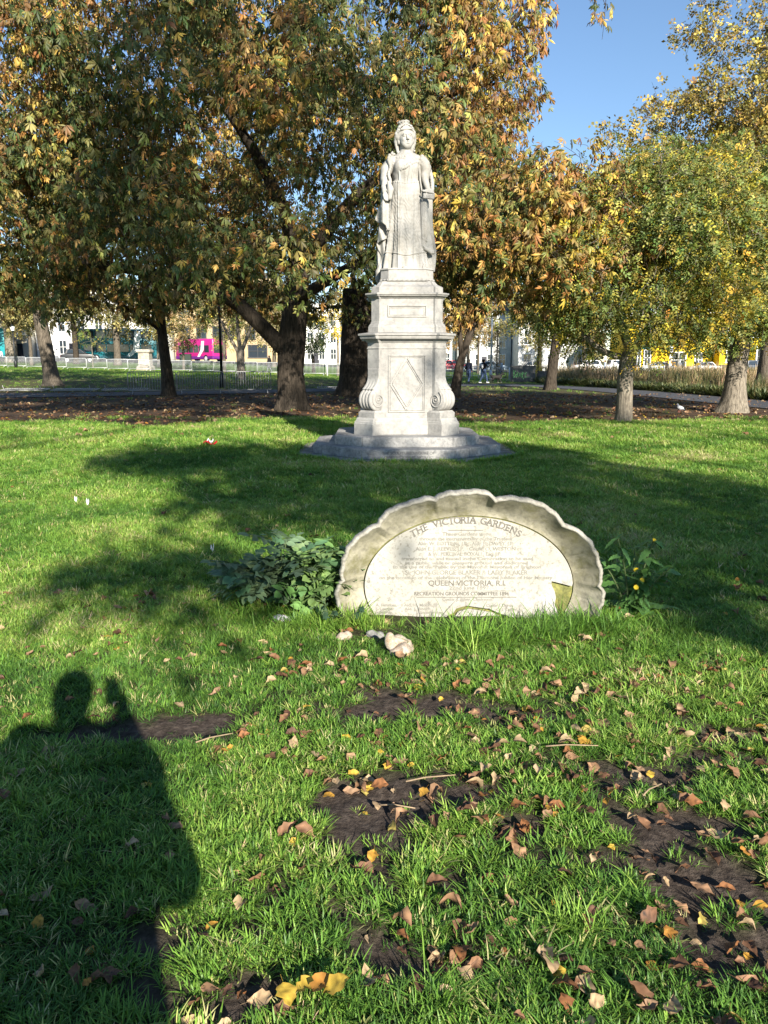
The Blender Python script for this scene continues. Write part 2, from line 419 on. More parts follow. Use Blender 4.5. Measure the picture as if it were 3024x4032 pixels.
# panels: thin raised frames in steps, and the lozenge
def frame(mb, cx, cz, w2, h2, t, y, d):
    for (x, z, ww, hh) in ((cx, cz+h2-t/2, w2*2, t), (cx, cz-h2+t/2, w2*2, t), (cx-w2+t/2, cz, t, h2*2-2*t), (cx+w2-t/2, cz, t, h2*2-2*t)):
        mb.box((x, y, z), (ww, d, hh), bev=.003)
for k in range(4):
    Mz = Matrix.Rotation(k*math.pi/2, 4, 'Z')
    def put(mb, name):
        mb.v = [tuple(Mz @ Vector(v)) for v in mb.v]; mb.build(name, MARBLE, mon)
    mb = MB(); frame(mb, 0, 1.235, .325, .495, .020, -D_[0]-.006, .026); frame(mb, 0, 1.235, .292, .462, .014, -D_[0]-.003, .018); put(mb, 'panel_frame')
    mb = MB()
    for s_, t_, d_ in ((1, .030, .030), (.86, .018, .022)):
        q = [Vector((0, -D_[0]-.003, 1.235+.46*s_)), Vector((.29*s_, -D_[0]-.003, 1.235)), Vector((0, -D_[0]-.003, 1.235-.46*s_)), Vector((-.29*s_, -D_[0]-.003, 1.235))]
        for i in range(4):
            a, b = q[i], q[(i+1) % 4]; dr = b-a; ang = math.atan2(dr.z, dr.x)
            mb.box((a+b)/2, (dr.length*.985, d_, t_), M=Matrix.Rotation(-ang, 4, 'Y'), bev=.003)
    put(mb, 'lozenge_moulding')
    mb = MB(); frame(mb, 0, 2.47, .335, .10, .020, -U_[0]-.006, .028); frame(mb, 0, 2.47, .302, .067, .014, -U_[0]-.003, .018); put(mb, 'panel_frame')
# corner volutes
def volute():
    mb = MB(); b = .27; C = Vector((.86, 0, .96)); rad = .19
    prof = []
    for t in np.linspace(0, 1, 16):                                    # sweep from the pier down to the scroll
        z = 1.50-.36*t; prof.append((.832+.018*t+.0*t, z) if t < .3 else (.832+.14*((t-.3)/.7)**2.2, z))
    for q in np.linspace(R(62), R(-88), 18): prof.append((C.x+rad*math.cos(q), C.z+rad*math.sin(q)))
    nb = 37; grid = []
    for j in range(nb):
        y = -b/2+b*j/(nb-1); row = []
        for i, (d, z) in enumerate(prof):
            k = min(1, max(0, (i-8)/8)); rib = (abs(math.sin(math.pi*j/(nb-1)*4.0))**.6-.6)*.022*k
            row.append(Vector((d+rib*(1 if i < 16 else math.cos(math.atan2(z-C.z, d-C.x))), y*(1+.12*k), z+(rib*math.sin(math.atan2(z-C.z, d-C.x)) if i >= 16 else 0))))
        row.append(Vector((.70, y, .772))); row.append(Vector((.70, y, 1.50)))
        grid.append(row)
    mb.loft(grid)
    side = MB()
    for s in (-1, 1):                                                  # spiral ridge on both cheeks
        P = []; rr = []
        for q in np.linspace(0, 4.6*math.pi, 70):
            r_ = .165*math.exp(-.125*q); P.append(Vector((C.x-.01+r_*math.cos(-q+1.0), s*(b/2*1.12+.003), C.z+r_*math.sin(-q+1.0)))); rr.append(.013*(r_/.165)**.5)
        side.tube(P, rr, 6)
        side.tube([(C.x-.01, s*b/2, C.z), (C.x-.01, s*(b/2*1.12+.012), C.z)], [.02, .017], 10)
    return mb.mesh('volute', MARBLE, True), side.mesh('spiral_ridge', MARBLE, True)
vm, sm_ = volute()
blk = MB(); blk.loft([[Vector((d, y, z)) for d, y in ((.6, -h), (r_, -h), (r_, h), (.6, h))] for z, r_, h in ((.648, 1.0, .20), (.74, 1.0, .20), (.752, .985, .19), (.775, .965, .175))])
bm_ = blk.mesh('volute_block', MARBLE)
for k in range(4):
    for nm, me in (('volute', vm), ('volute_block', bm_)):
        o = link(nm, me, mon); o.rotation_euler = (0, 0, math.pi/4+k*math.pi/2)
        if nm == 'volute': link('spiral_ridge', sm_, o)
# worn inscription on the front of the lower step
INSC = plain('worn_lettering', (.13, .13, .13), .9, .1)
def text(body, size, mat, parent, loc, rot=(R(90), 0, 0), ext=.001, align='CENTER', name='lettering', space=1., off=0., sx=1.):
    cu = bpy.data.curves.new(name, 'FONT'); cu.body = body; cu.size = size; cu.align_x = align; cu.align_y = 'CENTER'; cu.extrude = ext; cu.space_character = space; cu.offset = off
    o = bpy.data.objects.new('glyphs', cu); COL.objects.link(o); bpy.context.view_layer.update()
    me = bpy.data.meshes.new_from_object(o.evaluated_get(bpy.context.evaluated_depsgraph_get())); me.name = name; bpy.data.objects.remove(o); bpy.data.curves.remove(cu)
    me.materials.clear(); me.materials.append(mat); o = link(name, me, parent); o.location = loc; o.rotation_euler = rot; o.scale = (sx, 1, 1); kind(o, 'stuff'); return o
text('THE SCULPTURED FIGURE OF', .062, INSC, mon, (0, -1.653, .135), sx=1.05)
text('QUEEN VICTORIA BY NICOLI SC', .052, INSC, mon, (0, -1.653, .07), sx=1.05)

# ------------------------------------------------------------------ the carved figure
fig = thing('statue', 'white marble statue of a crowned woman in a long gown and mantle on the pedestal', 'statue', (MX-.005, MY, 3.20))
def SX(x): return (x-690)*.00136
def SZ(y): return (2000-y)*.001309
def P2(l): return [(SX(a), SZ(b)) for a, b in l]
cv = Carve((-.64, -.42, -.26), (.66, .50, 2.52), .0062)
LACE = lambda s, f: (lambda X, Y, Z: s*np.sin(X*f)*np.sin(Z*f*1.07+X*9)*np.cos(Y*f*.6))
def FUR(X, Y, Z): return .006*np.sin(X*160+3*np.sin(Z*60))*np.sin(Z*140+2*np.sin(X*90))
# skirt
def skirt(X, Y, Z):
    t = np.clip(Z/1.50, 0, 1)
    rx = .415-.165*t**.9-.02*np.sin(t*3.1); ry = .33-.135*t**.8; y0 = -.01+.06*(1-t)
    th = np.arctan2((Y-y0)/ry, X/rx); rr = np.sqrt((X/rx)**2+((Y-y0)/ry)**2)
    fold = (.030*np.sin(th*9+.6)+.018*np.sin(th*17+2.1+2*t))*np.clip(1.05-t*1.15, 0.06, 1)*np.where(np.abs(th+1.57) < .62, .35, 1)
    hem = .010*np.exp(-((Z-.27+.03*np.cos(X*9))/.008)**2)-.008*np.exp(-((Z-.25+.03*np.cos(X*9))/.006)**2)
    ctr = .010*np.exp(-((np.abs(X+.015)-.135)/.008)**2)*(Y < 0)
    e = (rr-1)*np.minimum(rx, ry)*.93-fold-hem-ctr
    e = e+.0035*np.sin(X*75+2.2*np.sin(Z*23))*np.sin(Z*58+2.5*np.sin(X*31))*(Y < .05)*(Z < 1.3)*(Z > .32)
    return np.maximum(np.maximum(e, Z-1.47), -Z-.0)
cv.add(skirt, (-.46, -.40, 0), (.46, .42, 1.5), .02)
cv.ell((.0, 0, 1.38), (.262, .20, .17), .06)                           # hips
# bodice
cv.chain([(0, .0, 1.42), (0, -.005, 1.60), (-.005, -.01, 1.76)], [.185, .20, .20], .05)
cv.ell((-.005, -.015, 1.62), (.245, .185, .22), .06)
cv.ell((-.10, -.13, 1.70), (.115, .095, .10), .06); cv.ell((.09, -.13, 1.70), (.115, .095, .10), .06)
cv.ell((0, .02, 1.80), (.33, .15, .13), .06); cv.ell((0, .02, 1.87), (.20, .12, .10), .06)                          # shoulders
# neck, head
cv.cap((SX(672), -.005, 1.90), (SX(672), -.02, 2.10), .098, .09, .04)
HX, HZ = SX(668), 2.185
Rh = (Matrix.Rotation(R(-7), 3, 'Y') @ Matrix.Rotation(R(12), 3, 'Z') @ Matrix.Rotation(R(4), 3, 'X'))
def H(x, y, z): q = Rh @ Vector((x, y, z)); return (HX+q.x, -.035+q.y, HZ+q.z)
cv.ell(H(0, .03, .045), (.140, .165, .165), .03, rot=Rh)               # skull and hair
cv.ell(H(0, -.055, -.035), (.112, .105, .155), .03, rot=Rh)            # face
cv.ell(H(0, -.09, -.125), (.072, .06, .06), .03, rot=Rh)               # chin and jowl
cv.ell(H(-.05, -.09, -.095), (.05, .05, .05), .03); cv.ell(H(.05, -.09, -.095), (.05, .05, .05), .03)
cv.ell(H(-.052, -.128, -.045), (.036, .03, .034), .02); cv.ell(H(.052, -.128, -.045), (.036, .03, .034), .02)
cv.chain([H(-.012, -.155, .035), H(0, -.185, -.035)], [.014, .021], .012)
cv.ell(H(0, -.172, -.045), (.030, .022, .014), .01)
for s in (-1, 1):
    cv.ell(H(.047*s, -.168, .015), (.031, .022, .019), .008, rot=Rh, cut=True)
    cv.ell(H(.047*s, -.142, .012), (.026, .018, .015), .006)
    cv.chain([H(.018*s, -.158, .035), H(.05*s, -.155, .046), H(.083*s, -.125, .034)], [.009, .010, .007], .01)
    cv.chain([H(.022*s, -.150, .022), H(.05*s, -.157, .028), H(.075*s, -.140, .02)], [.004, .005, .004], .005)
    cv.chain([H(.028*s, -.152, -.055), H(.05*s, -.135, -.09)], [.005, .004], .012, )
    cv.chain([H(.10*s, -.06, .10), H(.135*s, -.02, .02), H(.125*s, .01, -.06)], [.035, .038, .03], .025)   # hair at the temples
    cv.ell(H(.125*s, -.02, -.06), (.02, .03, .04), .01)
cv.chain([H(-.035, -.152, -.088), H(0, -.166, -.082), H(.035, -.152, -.088)], [.007, .010, .007], .008)
cv.chain([H(-.028, -.150, -.106), H(0, -.160, -.108), H(.028, -.150, -.106)], [.008, .011, .008], .008)
cv.chain([H(-.036, -.165, -.096), H(0, -.176, -.095), H(.036, -.165, -.096)], [.004, .004, .004], .004) if False else None
cv.cap(H(-.034, -.162, -.0965), H(.034, -.162, -.0965), .004, k=.004, cut=True)
for i in range(9):                                                     # combed hair strands from the parting
    a = (i-4)/4*.11; cv.chain([H(a*.25, -.11, .165), H(a*.8, -.125, .12), H(a*1.25, -.075, .085)], [.012, .013, .010], .01)
# lace veil down both sides of the head
for s, zz in ((-1, -.22), (1, -.15)):
    cv.chain([H(.02*s, -.06, .195), H(.10*s, -.06, .165), H(.155*s, -.03, .07), H(.165*s, .03, -.04), H(.13*s, .06, zz)], [.022, .026, .030, .034, .03], .015)
    cv.chain([H(.155*s, -.045, .09), H(.175*s, .0, .0), H(.168*s, .03, -.09), H(.15*s, .04, zz+.02)], [.014, .018, .02, .018], .01)
cv.add(lambda X, Y, Z: np.sqrt(((X-HX)/.17)**2+((Y-.08)/.12)**2+((Z-HZ+.05)/.27)**2)*.13-.13+.006*np.sin(X*70)*np.sin(Z*40), (HX-.18, -.05, HZ-.34), (HX+.18, .22, HZ+.23), .02)
# collar lace, sash and bow, laid on the carved front
def fy(x, z):
    i = int(round((x-cv.lo[0])/cv.res)); k = int(round((z-cv.lo[2])/cv.res)); c = cv.d[i, :, k] < 0
    return float(cv.ax[1][int(np.argmax(c))]) if c.any() else -.08
rq = np.random.default_rng(3)
def beads(path, n, r_, jit=0, k=.008, rows=1):
    P = np.array(path, float); T = np.linspace(0, len(P)-1, n)
    L = []
    for q in range(rows):
        for t in T: L.append((SX(np.interp(t, range(len(P)), P[:, 0])+rq.normal(0, jit)), SZ(np.interp(t, range(len(P)), P[:, 1])+rq.normal(0, jit)+q*24)))
    Y_ = [fy(*a) for a in L]
    for (x, z), y in zip(L, Y_):
        a = r_*rq.uniform(.75, 1.25); cv.ell((x, y-a*.15, z), (a, a*.8, a), k)
for i in range(14):                                                    # pointed waist seam and front buttons
    t = i/13; a = (SX(500+360*t), SZ(880+34*(1-abs(2*t-1)))); y = fy(*a); cv.cap((a[0]-.01, y, a[1]), (a[0]+.012, y, a[1]), .008, k=.008)
for i in range(6): a = (SX(668), SZ(770+24*i)); cv.ell((a[0], fy(*a), a[1]), (.009, .009, .009), .006)
beads([(500, 515), (560, 552), (650, 582), (730, 545), (785, 465)], 44, .014, 3, .006, 2)
beads([(500, 540), (520, 600), (500, 660), (485, 690)], 22, .020, 12, .008)
beads([(930, 600), (840, 640), (760, 662), (690, 705), (610, 748)], 30, .024, 5, .008)
beads([(770, 580), (850, 575), (940, 615)], 22, .026, 13, .008); beads([(790, 600), (870, 640), (930, 650)], 18, .026, 16, .008)
for x0_, x1_ in ((735, 700), (770, 745)):
    a0 = (SX(x0_), SZ(700)); a1 = (SX(x1_), SZ(905)); am = ((a0[0]+a1[0])/2, (a0[1]+a1[1])/2)
    cv.chain([(a[0], fy(*a), a[1]) for a in (a0, am, a1)], [.016, .014, .012], .01)
cv.chain([(SX(590), fy(SX(590), SZ(770)), SZ(770)), (SX(596), fy(SX(596), SZ(850)), SZ(850)), (SX(598), fy(SX(598), SZ(918)), SZ(918))], [.014, .015, .010], .01)
# right arm (left in view) holding an orb
cv.chain([(SX(492), -.01, SZ(610)), (SX(428), -.02, SZ(720)), (SX(410), -.05, SZ(840))], [.092, .092, .078], .03)
cv.chain([(SX(418), -.05, SZ(840)), (SX(402), -.17, SZ(960)), (SX(405), -.23, SZ(1010))], [.068, .05, .044], .02)
cv.ell((SX(415), -.25, SZ(1030)), (.05, .035, .055), .02)
for i, (a, b, c) in enumerate(((395, 1075, 1125), (412, 1085, 1140), (432, 1088, 1142), (452, 1080, 1125))):
    cv.chain([(SX(a+5), -.265, SZ(1040)), (SX(a), -.295, SZ(b)), (SX(a+12), -.305, SZ(c))], [.019, .017, .013], .006)
cv.chain([(SX(430), -.27, SZ(1010)), (SX(455), -.305, SZ(1035)), (SX(462), -.315, SZ(1065))], [.018, .017, .013], .006)
for i in range(12):                                                    # lace falling from the sleeve and fur edge of the mantle
    t = i/11; cv.ell((SX(470-12*math.sin(i)), -.12-.03*t, SZ(560+330*t)), (.030, .03, .034), .01)
for i in range(22):
    t = i/21; cv.ell((SX(425-55*t**.7+6*math.sin(i*2.2)), .03, SZ(620+260*t)), (.032, .04, .03), .012)
# left arm (right in view) holding a folded fan
cv.chain([(SX(888), -.01, SZ(610)), (SX(928), -.03, SZ(700)), (SX(924), -.06, SZ(800))], [.092, .092, .076], .03)
cv.chain([(SX(912), -.06, SZ(800)), (SX(940), -.13, SZ(920)), (SX(958), -.17, SZ(985))], [.070, .05, .042], .02)
cv.ell((SX(972), -.19, SZ(1012)), (.045, .04, .05), .02)
for i in range(4):
    cv.chain([(SX(960+14*i), -.215, SZ(1010)), (SX(985+14*i), -.245, SZ(1035+4*i)), (SX(995+13*i), -.235, SZ(1068))], [.017, .016, .012], .005)
cv.chain([(SX(955), -.20, SZ(1000)), (SX(925), -.235, SZ(1005)), (SX(905), -.24, SZ(1012))], [.018, .016, .012], .006)
for i in range(26):                                                    # fur edge of the mantle on the outside
    t = i/25; cv.ell((SX(955+62*math.sin(t*2.0)+5*math.sin(i*2.3)), .02, SZ(640+350*t)), (.034, .045, .03), .012)
for i in range(20): cv.ell((SX(848+30*(i/19)**2), -.155, SZ(690+16*i)), (.014, .02, .018), .008)
# mantle behind, wider than the skirt, with the train over the plinth
def mantle(X, Y, Z):
    t = np.clip(Z/1.9, 0, 1)
    rx = .50-.13*t**1.3-.06*np.clip(.35-Z, 0, 1)+.015*np.sin(Z*6); ry = .27-.06*t; y0 = .12
    th = np.arctan2((Y-y0)/ry, X/rx); rr = np.sqrt((X/rx)**2+((Y-y0)/ry)**2)
    e = (rr-1)*np.minimum(rx, ry)-.022*np.sin(th*11+3*t+.5)*np.clip(1.2-t, .2, 1)
    return np.maximum(np.maximum(np.maximum(e, Z-1.84+1.5*X*X), -Z), -(Y-.005-.04*np.sin(Z*5)))
cv.add(mantle, (-.56, -.05, 0), (.56, .46, 1.9), .02)
# left flap folded over the arm, with fur, and the fall below it
cv.slab(P2([(410, 1090), (485, 1120), (482, 1300), (468, 1500), (445, 1490), (425, 1440), (375, 1405), (325, 1390), (290, 1350), (330, 1230)]), lambda X, Z: -.13-.10*np.cos((X+.33)*9)+.05*np.sin(X*34)+0*Z, .022, .02, wob=FUR)
cv.slab(P2([(345, 1400), (400, 1440), (458, 1530), (450, 1575), (400, 1605), (318, 1635)]), lambda X, Z: -.06+.05*np.sin(X*30+Z*9), .024, .02)
cv.slab(P2([(318, 1630), (425, 1600), (430, 1800), (405, 1990), (345, 2000), (372, 1800), (330, 1720), (308, 1660)]), lambda X, Z: .02+.035*np.sin(X*40+Z*4), .03, .02)
cv.chain([(SX(350), .02, SZ(1960)), (SX(325), -.02, SZ(2020)), (SX(318), .0, SZ(2100)), (SX(330), .02, SZ(2170))], [.05, .045, .04, .03], .03)
# right flap with its fur border and turned-up hem
cv.slab(P2([(872, 1130), (945, 1135), (985, 1480), (1015, 1640), (1045, 1780), (1000, 1765), (940, 1725), (885, 1690), (868, 1500)]), lambda X, Z: -.135+.45*np.maximum(X-.33, 0)-.03*np.sin(X*26)+0*Z, .020, .015)
cv.slab(P2([(885, 1330), (940, 1200), (948, 1640), (890, 1600)]), lambda X, Z: -.17+0*X, .014, .01, wob=FUR)
cv.chain([(SX(880), -.15, SZ(1690)), (SX(940), -.15, SZ(1730)), (SX(1010), -.10, SZ(1770)), (SX(1045), -.03, SZ(1770))], [.022, .03, .032, .024], .015)
cv.slab(P2([(890, 1720), (960, 1760), (975, 1990), (905, 1990)]), lambda X, Z: -.06+.03*np.sin(X*60)+.1*np.sin(Z*7), .03, .02)
cv.chain([(SX(890), -.16, SZ(1860)), (SX(915), -.18, SZ(1930)), (SX(905), -.20, SZ(1990))], [.012, .016, .02], .01)
# toe of a shoe under the hem
cv.ell((SX(665), -.335, SZ(1990)), (.055, .06, .028), .02)
cv.obj('figure', STATUE_M, fig)
# held things and the crown
ob = Carve((-.38, -.42, 1.08), (-.16, -.14, 1.48), .006)
ob.ell((SX(475), -.285, SZ(1035)), (.038, .04, .045), .03, wob=FUR); ob.chain([(SX(462), -.27, SZ(920)), (SX(480), -.285, SZ(1000)), (SX(475), -.295, SZ(1110))], [.036, .05, .034], .03)
ob.ell((SX(505), -.285, SZ(1005)), (.022, .03, .03), .01)
ob.obj('sceptre', STATUE_M, fig)
mb = MB()
mb.box((SX(965), -.255, SZ(1085)), (.20, .05, .085), bev=.012, M=Matrix.Rotation(R(6), 4, 'Y')); mb.tube([(SX(885), -.262, SZ(1015)), (SX(1030), -.258, SZ(1045))], [.019, .016], 10)
for i in range(4): mb.tube([(SX(895+i*40), -.279, SZ(1058+5*i)), (SX(910+i*30), -.279, SZ(1112+2*i))], [.005, .004], 6)
mb.build('fan', STATUE_M, fig, sm=False, bevel=.004)
cr = MB(); nn = 24; c0 = Vector(H(0, .015, .20)); ring = []
for z, r_ in ((-.03, .098), (.0, .096), (.008, .088), (.03, .092), (.062, .10), (.068, .094), (.06, .07), (.058, .0)):
    ring.append([c0+Rh @ Vector((r_*math.cos(2*math.pi*k/nn), r_*.95*math.sin(2*math.pi*k/nn), z+(.010*abs(math.sin(k*math.pi/3)) if .05 < z else 0))) for k in range(nn)])
cr.loft(ring); co = cr.build('crown', STATUE_M, fig, sm=False)
for k in range(12):
    q = 2*math.pi*k/12; p = c0+Rh @ Vector((.099*math.cos(q), .095*math.sin(q), .05)); jew = MB(); jew.box(p, (.02, .02, .02), bev=.007, rz=q); jew.build('crown_boss', STATUE_M, co)
fr_ = MB()                                                             # scalloped lace edge of the veil over the forehead
for i in range(30):
    t = -1+2*i/29; p = Vector(H(.155*math.sin(t*1.45), -.035-.075*math.cos(t*1.5), .03+.165*math.cos(t*1.35)+.008*math.sin(i*2.1))); fr_.box(p, (.03, .028, .03), bev=.012, rz=i)
kind(fr_.build('veil_edge', STATUE_M, fig, sm=True), 'stuff')

# ------------------------------------------------------------------ the shell-shaped memorial tablet standing in the grass
def _tab_face():
    t = NT('limestone_face'); v = t.coord()
    n1 = t.noise(v, 3.0, 5, .6); n2 = t.noise(v, 45, 4, .7); n3 = t.noise(v, 16, 5, .7)
    col = t.ramp(n1, [(.3, (.29, .276, .235)), (.55, (.375, .36, .32)), (.75, (.42, .406, .375))])
    col = t.mix(1., col, t.ramp(n2, [(.33, (.62, .61, .58)), (.47, (1, 1, 1))]), 'MULTIPLY')
    col = t.mix(1., col, t.ramp(n3, [(.30, (.66, .66, .66)), (.45, (1, 1, 1))]), 'MULTIPLY')
    mp = t.n('ShaderNodeMapping'); mp.inputs['Scale'].default_value = (1, .2, 1); mp.inputs['Location'].default_value = (3.1, 0, 1.4); t.l(v, mp.inputs[0])
    wob = t.mix(.12, mp.outputs[0], t.n('ShaderNodeTexNoise').outputs['Color'])
    cr = t.vor(wob, 2.3, 'DISTANCE_TO_EDGE')
    col = t.mix(1., col, t.ramp(cr, [(.0, (.72, .71, .68)), (.002, (.8, .79, .76)), (.004, (1, 1, 1))]), 'MULTIPLY')
    t.base(col, .85, .2); t.bump(n2, .35, .006); return t.m
TAB_FACE = _tab_face()
TAB_RIM = stone('limestone_rim', (.37, .345, .265), (.16, .148, .09), 1.9, (.14, .132, .055), .5, .35)  # olive stains, with some of the rim's shading put into the darker tones
TAB_LIP = stone('limestone_lip', (.40, .38, .33), (.24, .225, .18), 3., None, .5, .4)
MOSS = stone('mossy_stone', (.27, .26, .09), (.09, .10, .03), 4., (.30, .28, .07), .6, .5)
tab = thing('memorial_tablet', 'pale shell-rimmed stone tablet with faded lettering standing in the grass', 'tablet', (.54, 4.74, 0))
tab.rotation_euler = (R(-3), 0, 0)
def ZU(x): return -.83+.00113*(x-75)
def ZV(y): return .82-.00114*(y-45)
VC = .20
NOTCH = [(174, .035), (136, .038), (106, .045), (79, .075), (44.8, .045), (3, .045), (-28, .05), (207, .05)]
def outer(q):
    """scalloped edge: factor on the outer ellipse"""
    dg = math.degrees(q); n = sorted(a for a, _ in NOTCH)
    f = 1.0
    for i in range(len(n)-1):
        if n[i] <= dg <= n[i+1]:
            t = (dg-n[i])/(n[i+1]-n[i]); dep = dict(NOTCH)
            a, b = dep[n[i]], dep[n[i+1]]
            f = 1.0-(a*math.exp(-t*9)+b*math.exp(-(1-t)*9))+.006*math.sin(t*math.pi)
            f += .007*math.sin(t*9+i*2)+.004*math.sin(t*31+i)
    return f
mbr = MB(); lip = MB(); NQ = 340; rings = []; lips = []
for i in range(NQ+1):
    q = R(-30)+R(240)*i/NQ; c, s = math.cos(q), math.sin(q); f = outer(q)
    ia, ib = .672, .452; oa, ob_ = .815*f, .598*f
    dg = (math.degrees(q)+300) % 10.6; gro = math.exp(-((dg-5.3)/.55)**2)*(.5+.5*math.sin(i*.11))
    row = []
    for k, t in enumerate(np.linspace(0, 1, 13)):
        a = ia+(oa-ia)*t; b = ib+(ob_-ib)*t; n = .012+.13*t**1.5
        fl = -.010*gro*math.sin(min(1, t*1.25)*math.pi)
        lob = .012*math.sin(t*math.pi)*math.cos(R(math.degrees(q)*11.3))
        row.append(Vector((a*c, -(n+fl+lob), VC+b*s)))
    rings.append(row)
    wx = .5*(vn if False else (math.sin(i*.7)+math.sin(i*1.9+1)))*.003
    L = []
    for (da, dn) in ((0, .142), (.004, .150), (.012, .153), (.022, .146), (.030, .125), (.030, .08), (.0, .0), (-.10, -.07), (-.16, -.075)):
        L.append(Vector(((oa+da*(1+wx*20))*c, -(dn+wx), VC+(ob_+da*(1+wx*20))*s)))
    lips.append(L)
mbr.loft(rings, cap=False, closed=False); lip.loft(lips, cap=False, closed=False)
rim = mbr.build('shell_rim', TAB_RIM, tab, sm=True); lip.build('rim_edge', TAB_LIP, rim, sm=True)
bk = MB(); bk.loft([[Vector((.70*math.cos(q), y, VC+.47*math.sin(q))) for q in np.linspace(0, 2*math.pi, 60)[:-1]] for y in (.07, -.0)]); bk.build('backing', MOSS, tab)
def face_slab(name, poly, n0, n1, mat):
    mb = MB(); mb.loft([[Vector((u, -n0, v)) for u, v in poly], [Vector((u, -n1, v)) for u, v in poly]]); return mb.build(name, mat, tab, bevel=.004)
el = [(.664*math.cos(q), VC+.444*math.sin(q)) for q in np.linspace(R(212), R(2), 90)]
brk = [(1392, 592), (1340, 578), (1276, 562), (1280, 590), (1296, 620), (1304, 655), (1298, 700), (1318, 735), (1345, 850)]
frag = [(1112, 850), (1100, 795), (1040, 765), (980, 745), (930, 722), (860, 712), (800, 703), (765, 712), (740, 720), (728, 742), (690, 762), (676, 785), (650, 812), (640, 850)]
pts = [(ZU(a), ZV(b)) for a, b in brk]+[(ZU(a), ZV(b)) for a, b in frag]
face = face_slab('face_slab', el+pts, .001, .030, TAB_FACE)
face_slab('face_fragment', [(ZU(a)+.012, ZV(b)-.022) for a, b in frag], .001, .020, TAB_FACE)
face_slab('face_fragment', [(ZU(a), ZV(b)) for a, b in ((1330, 742), (1396, 750), (1385, 850), (1358, 850))], .001, .014, MOSS)
LET = plain('lead_lettering', (.16, .15, .13), .9, .1, .35, 18)
LET_PALE = plain('worn_lead_lettering', (.255, .245, .213), .9, .1, .45, 14)
def line(body, cx, y, width, h, mat=LET_PALE):
    o = text(body, h*.00114/.7, mat, tab, (ZU(cx), -.0312, ZV(y)), name='lettering', ext=.0006, off=.0006)
    bpy.context.view_layer.update(); d = o.dimensions.x
    if d > 0: o.scale = (width*.00113/d, 1, 1)
    return o
for a in [('These Gardens were', 795, 294, 275, 20), ('through the instrumentality of the Trustees', 790, 321, 520, 19), ('Aldn W. BOTTING, J.P.   Aldn H. DAVEY, J.P.', 790, 348, 535, 20),
          ('Aldn E. J. REEVES, J.P.   Counr O. WESTON', 790, 378, 560, 20), ('& W. PERCIVAL BOXALL, Esq. J.P.', 785, 407, 410, 20), ('transferred to and vested in the Corporation to be used', 800, 433, 740, 18),
          ('as a public walk or pleasure ground and dedicated', 795, 457, 690, 18), ('to the use of the Public by the Mayor & Mayoress of Brighton', 798, 480, 835, 18), ('Sir JOHN GEORGE BLAKER & LADY BLAKER', 795, 512, 690, 24),
          ('on the occasion of the celebration of the Diamond Jubilee of Her Majesty', 792, 541, 975, 19), ('QUEEN VICTORIA, R.I.', 800, 573, 435, 30, LET), ('22nd June 1897', 812, 600, 225, 21),
          ('RECREATION GROUNDS COMMITTEE 1896', 770, 633, 535, 20, LET), ('Counr J. Riley, Chairman.', 805, 665, 290, 16), ('A. Hawkes,', 345, 698, 120, 17), ('Ald. H. Moon, J.P.', 545, 698, 200, 17),
          ('Counr J. Dunk,', 985, 700, 150, 16), ('E. Lowther,', 340, 720, 110, 16), ('Ald. J. Booth,', 525, 720, 155, 16), ('C. J. Catling,', 1030, 722, 120, 16), ('F. Martin,', 335, 741, 100, 15), ('J. Broadbridge.', 590, 741, 155, 16)]:
    line(*a)
for (x0, x1, y, mt) in ((690, 885, 272, LET), (545, 1060, 616, LET_PALE), (515, 1080, 652, LET)):
    mb = MB(); mb.box((ZU((x0+x1)/2), -.0312, ZV(y)), ((x1-x0)*.00113, .0015, .004)); mb.build('rule_line', mt, tab)
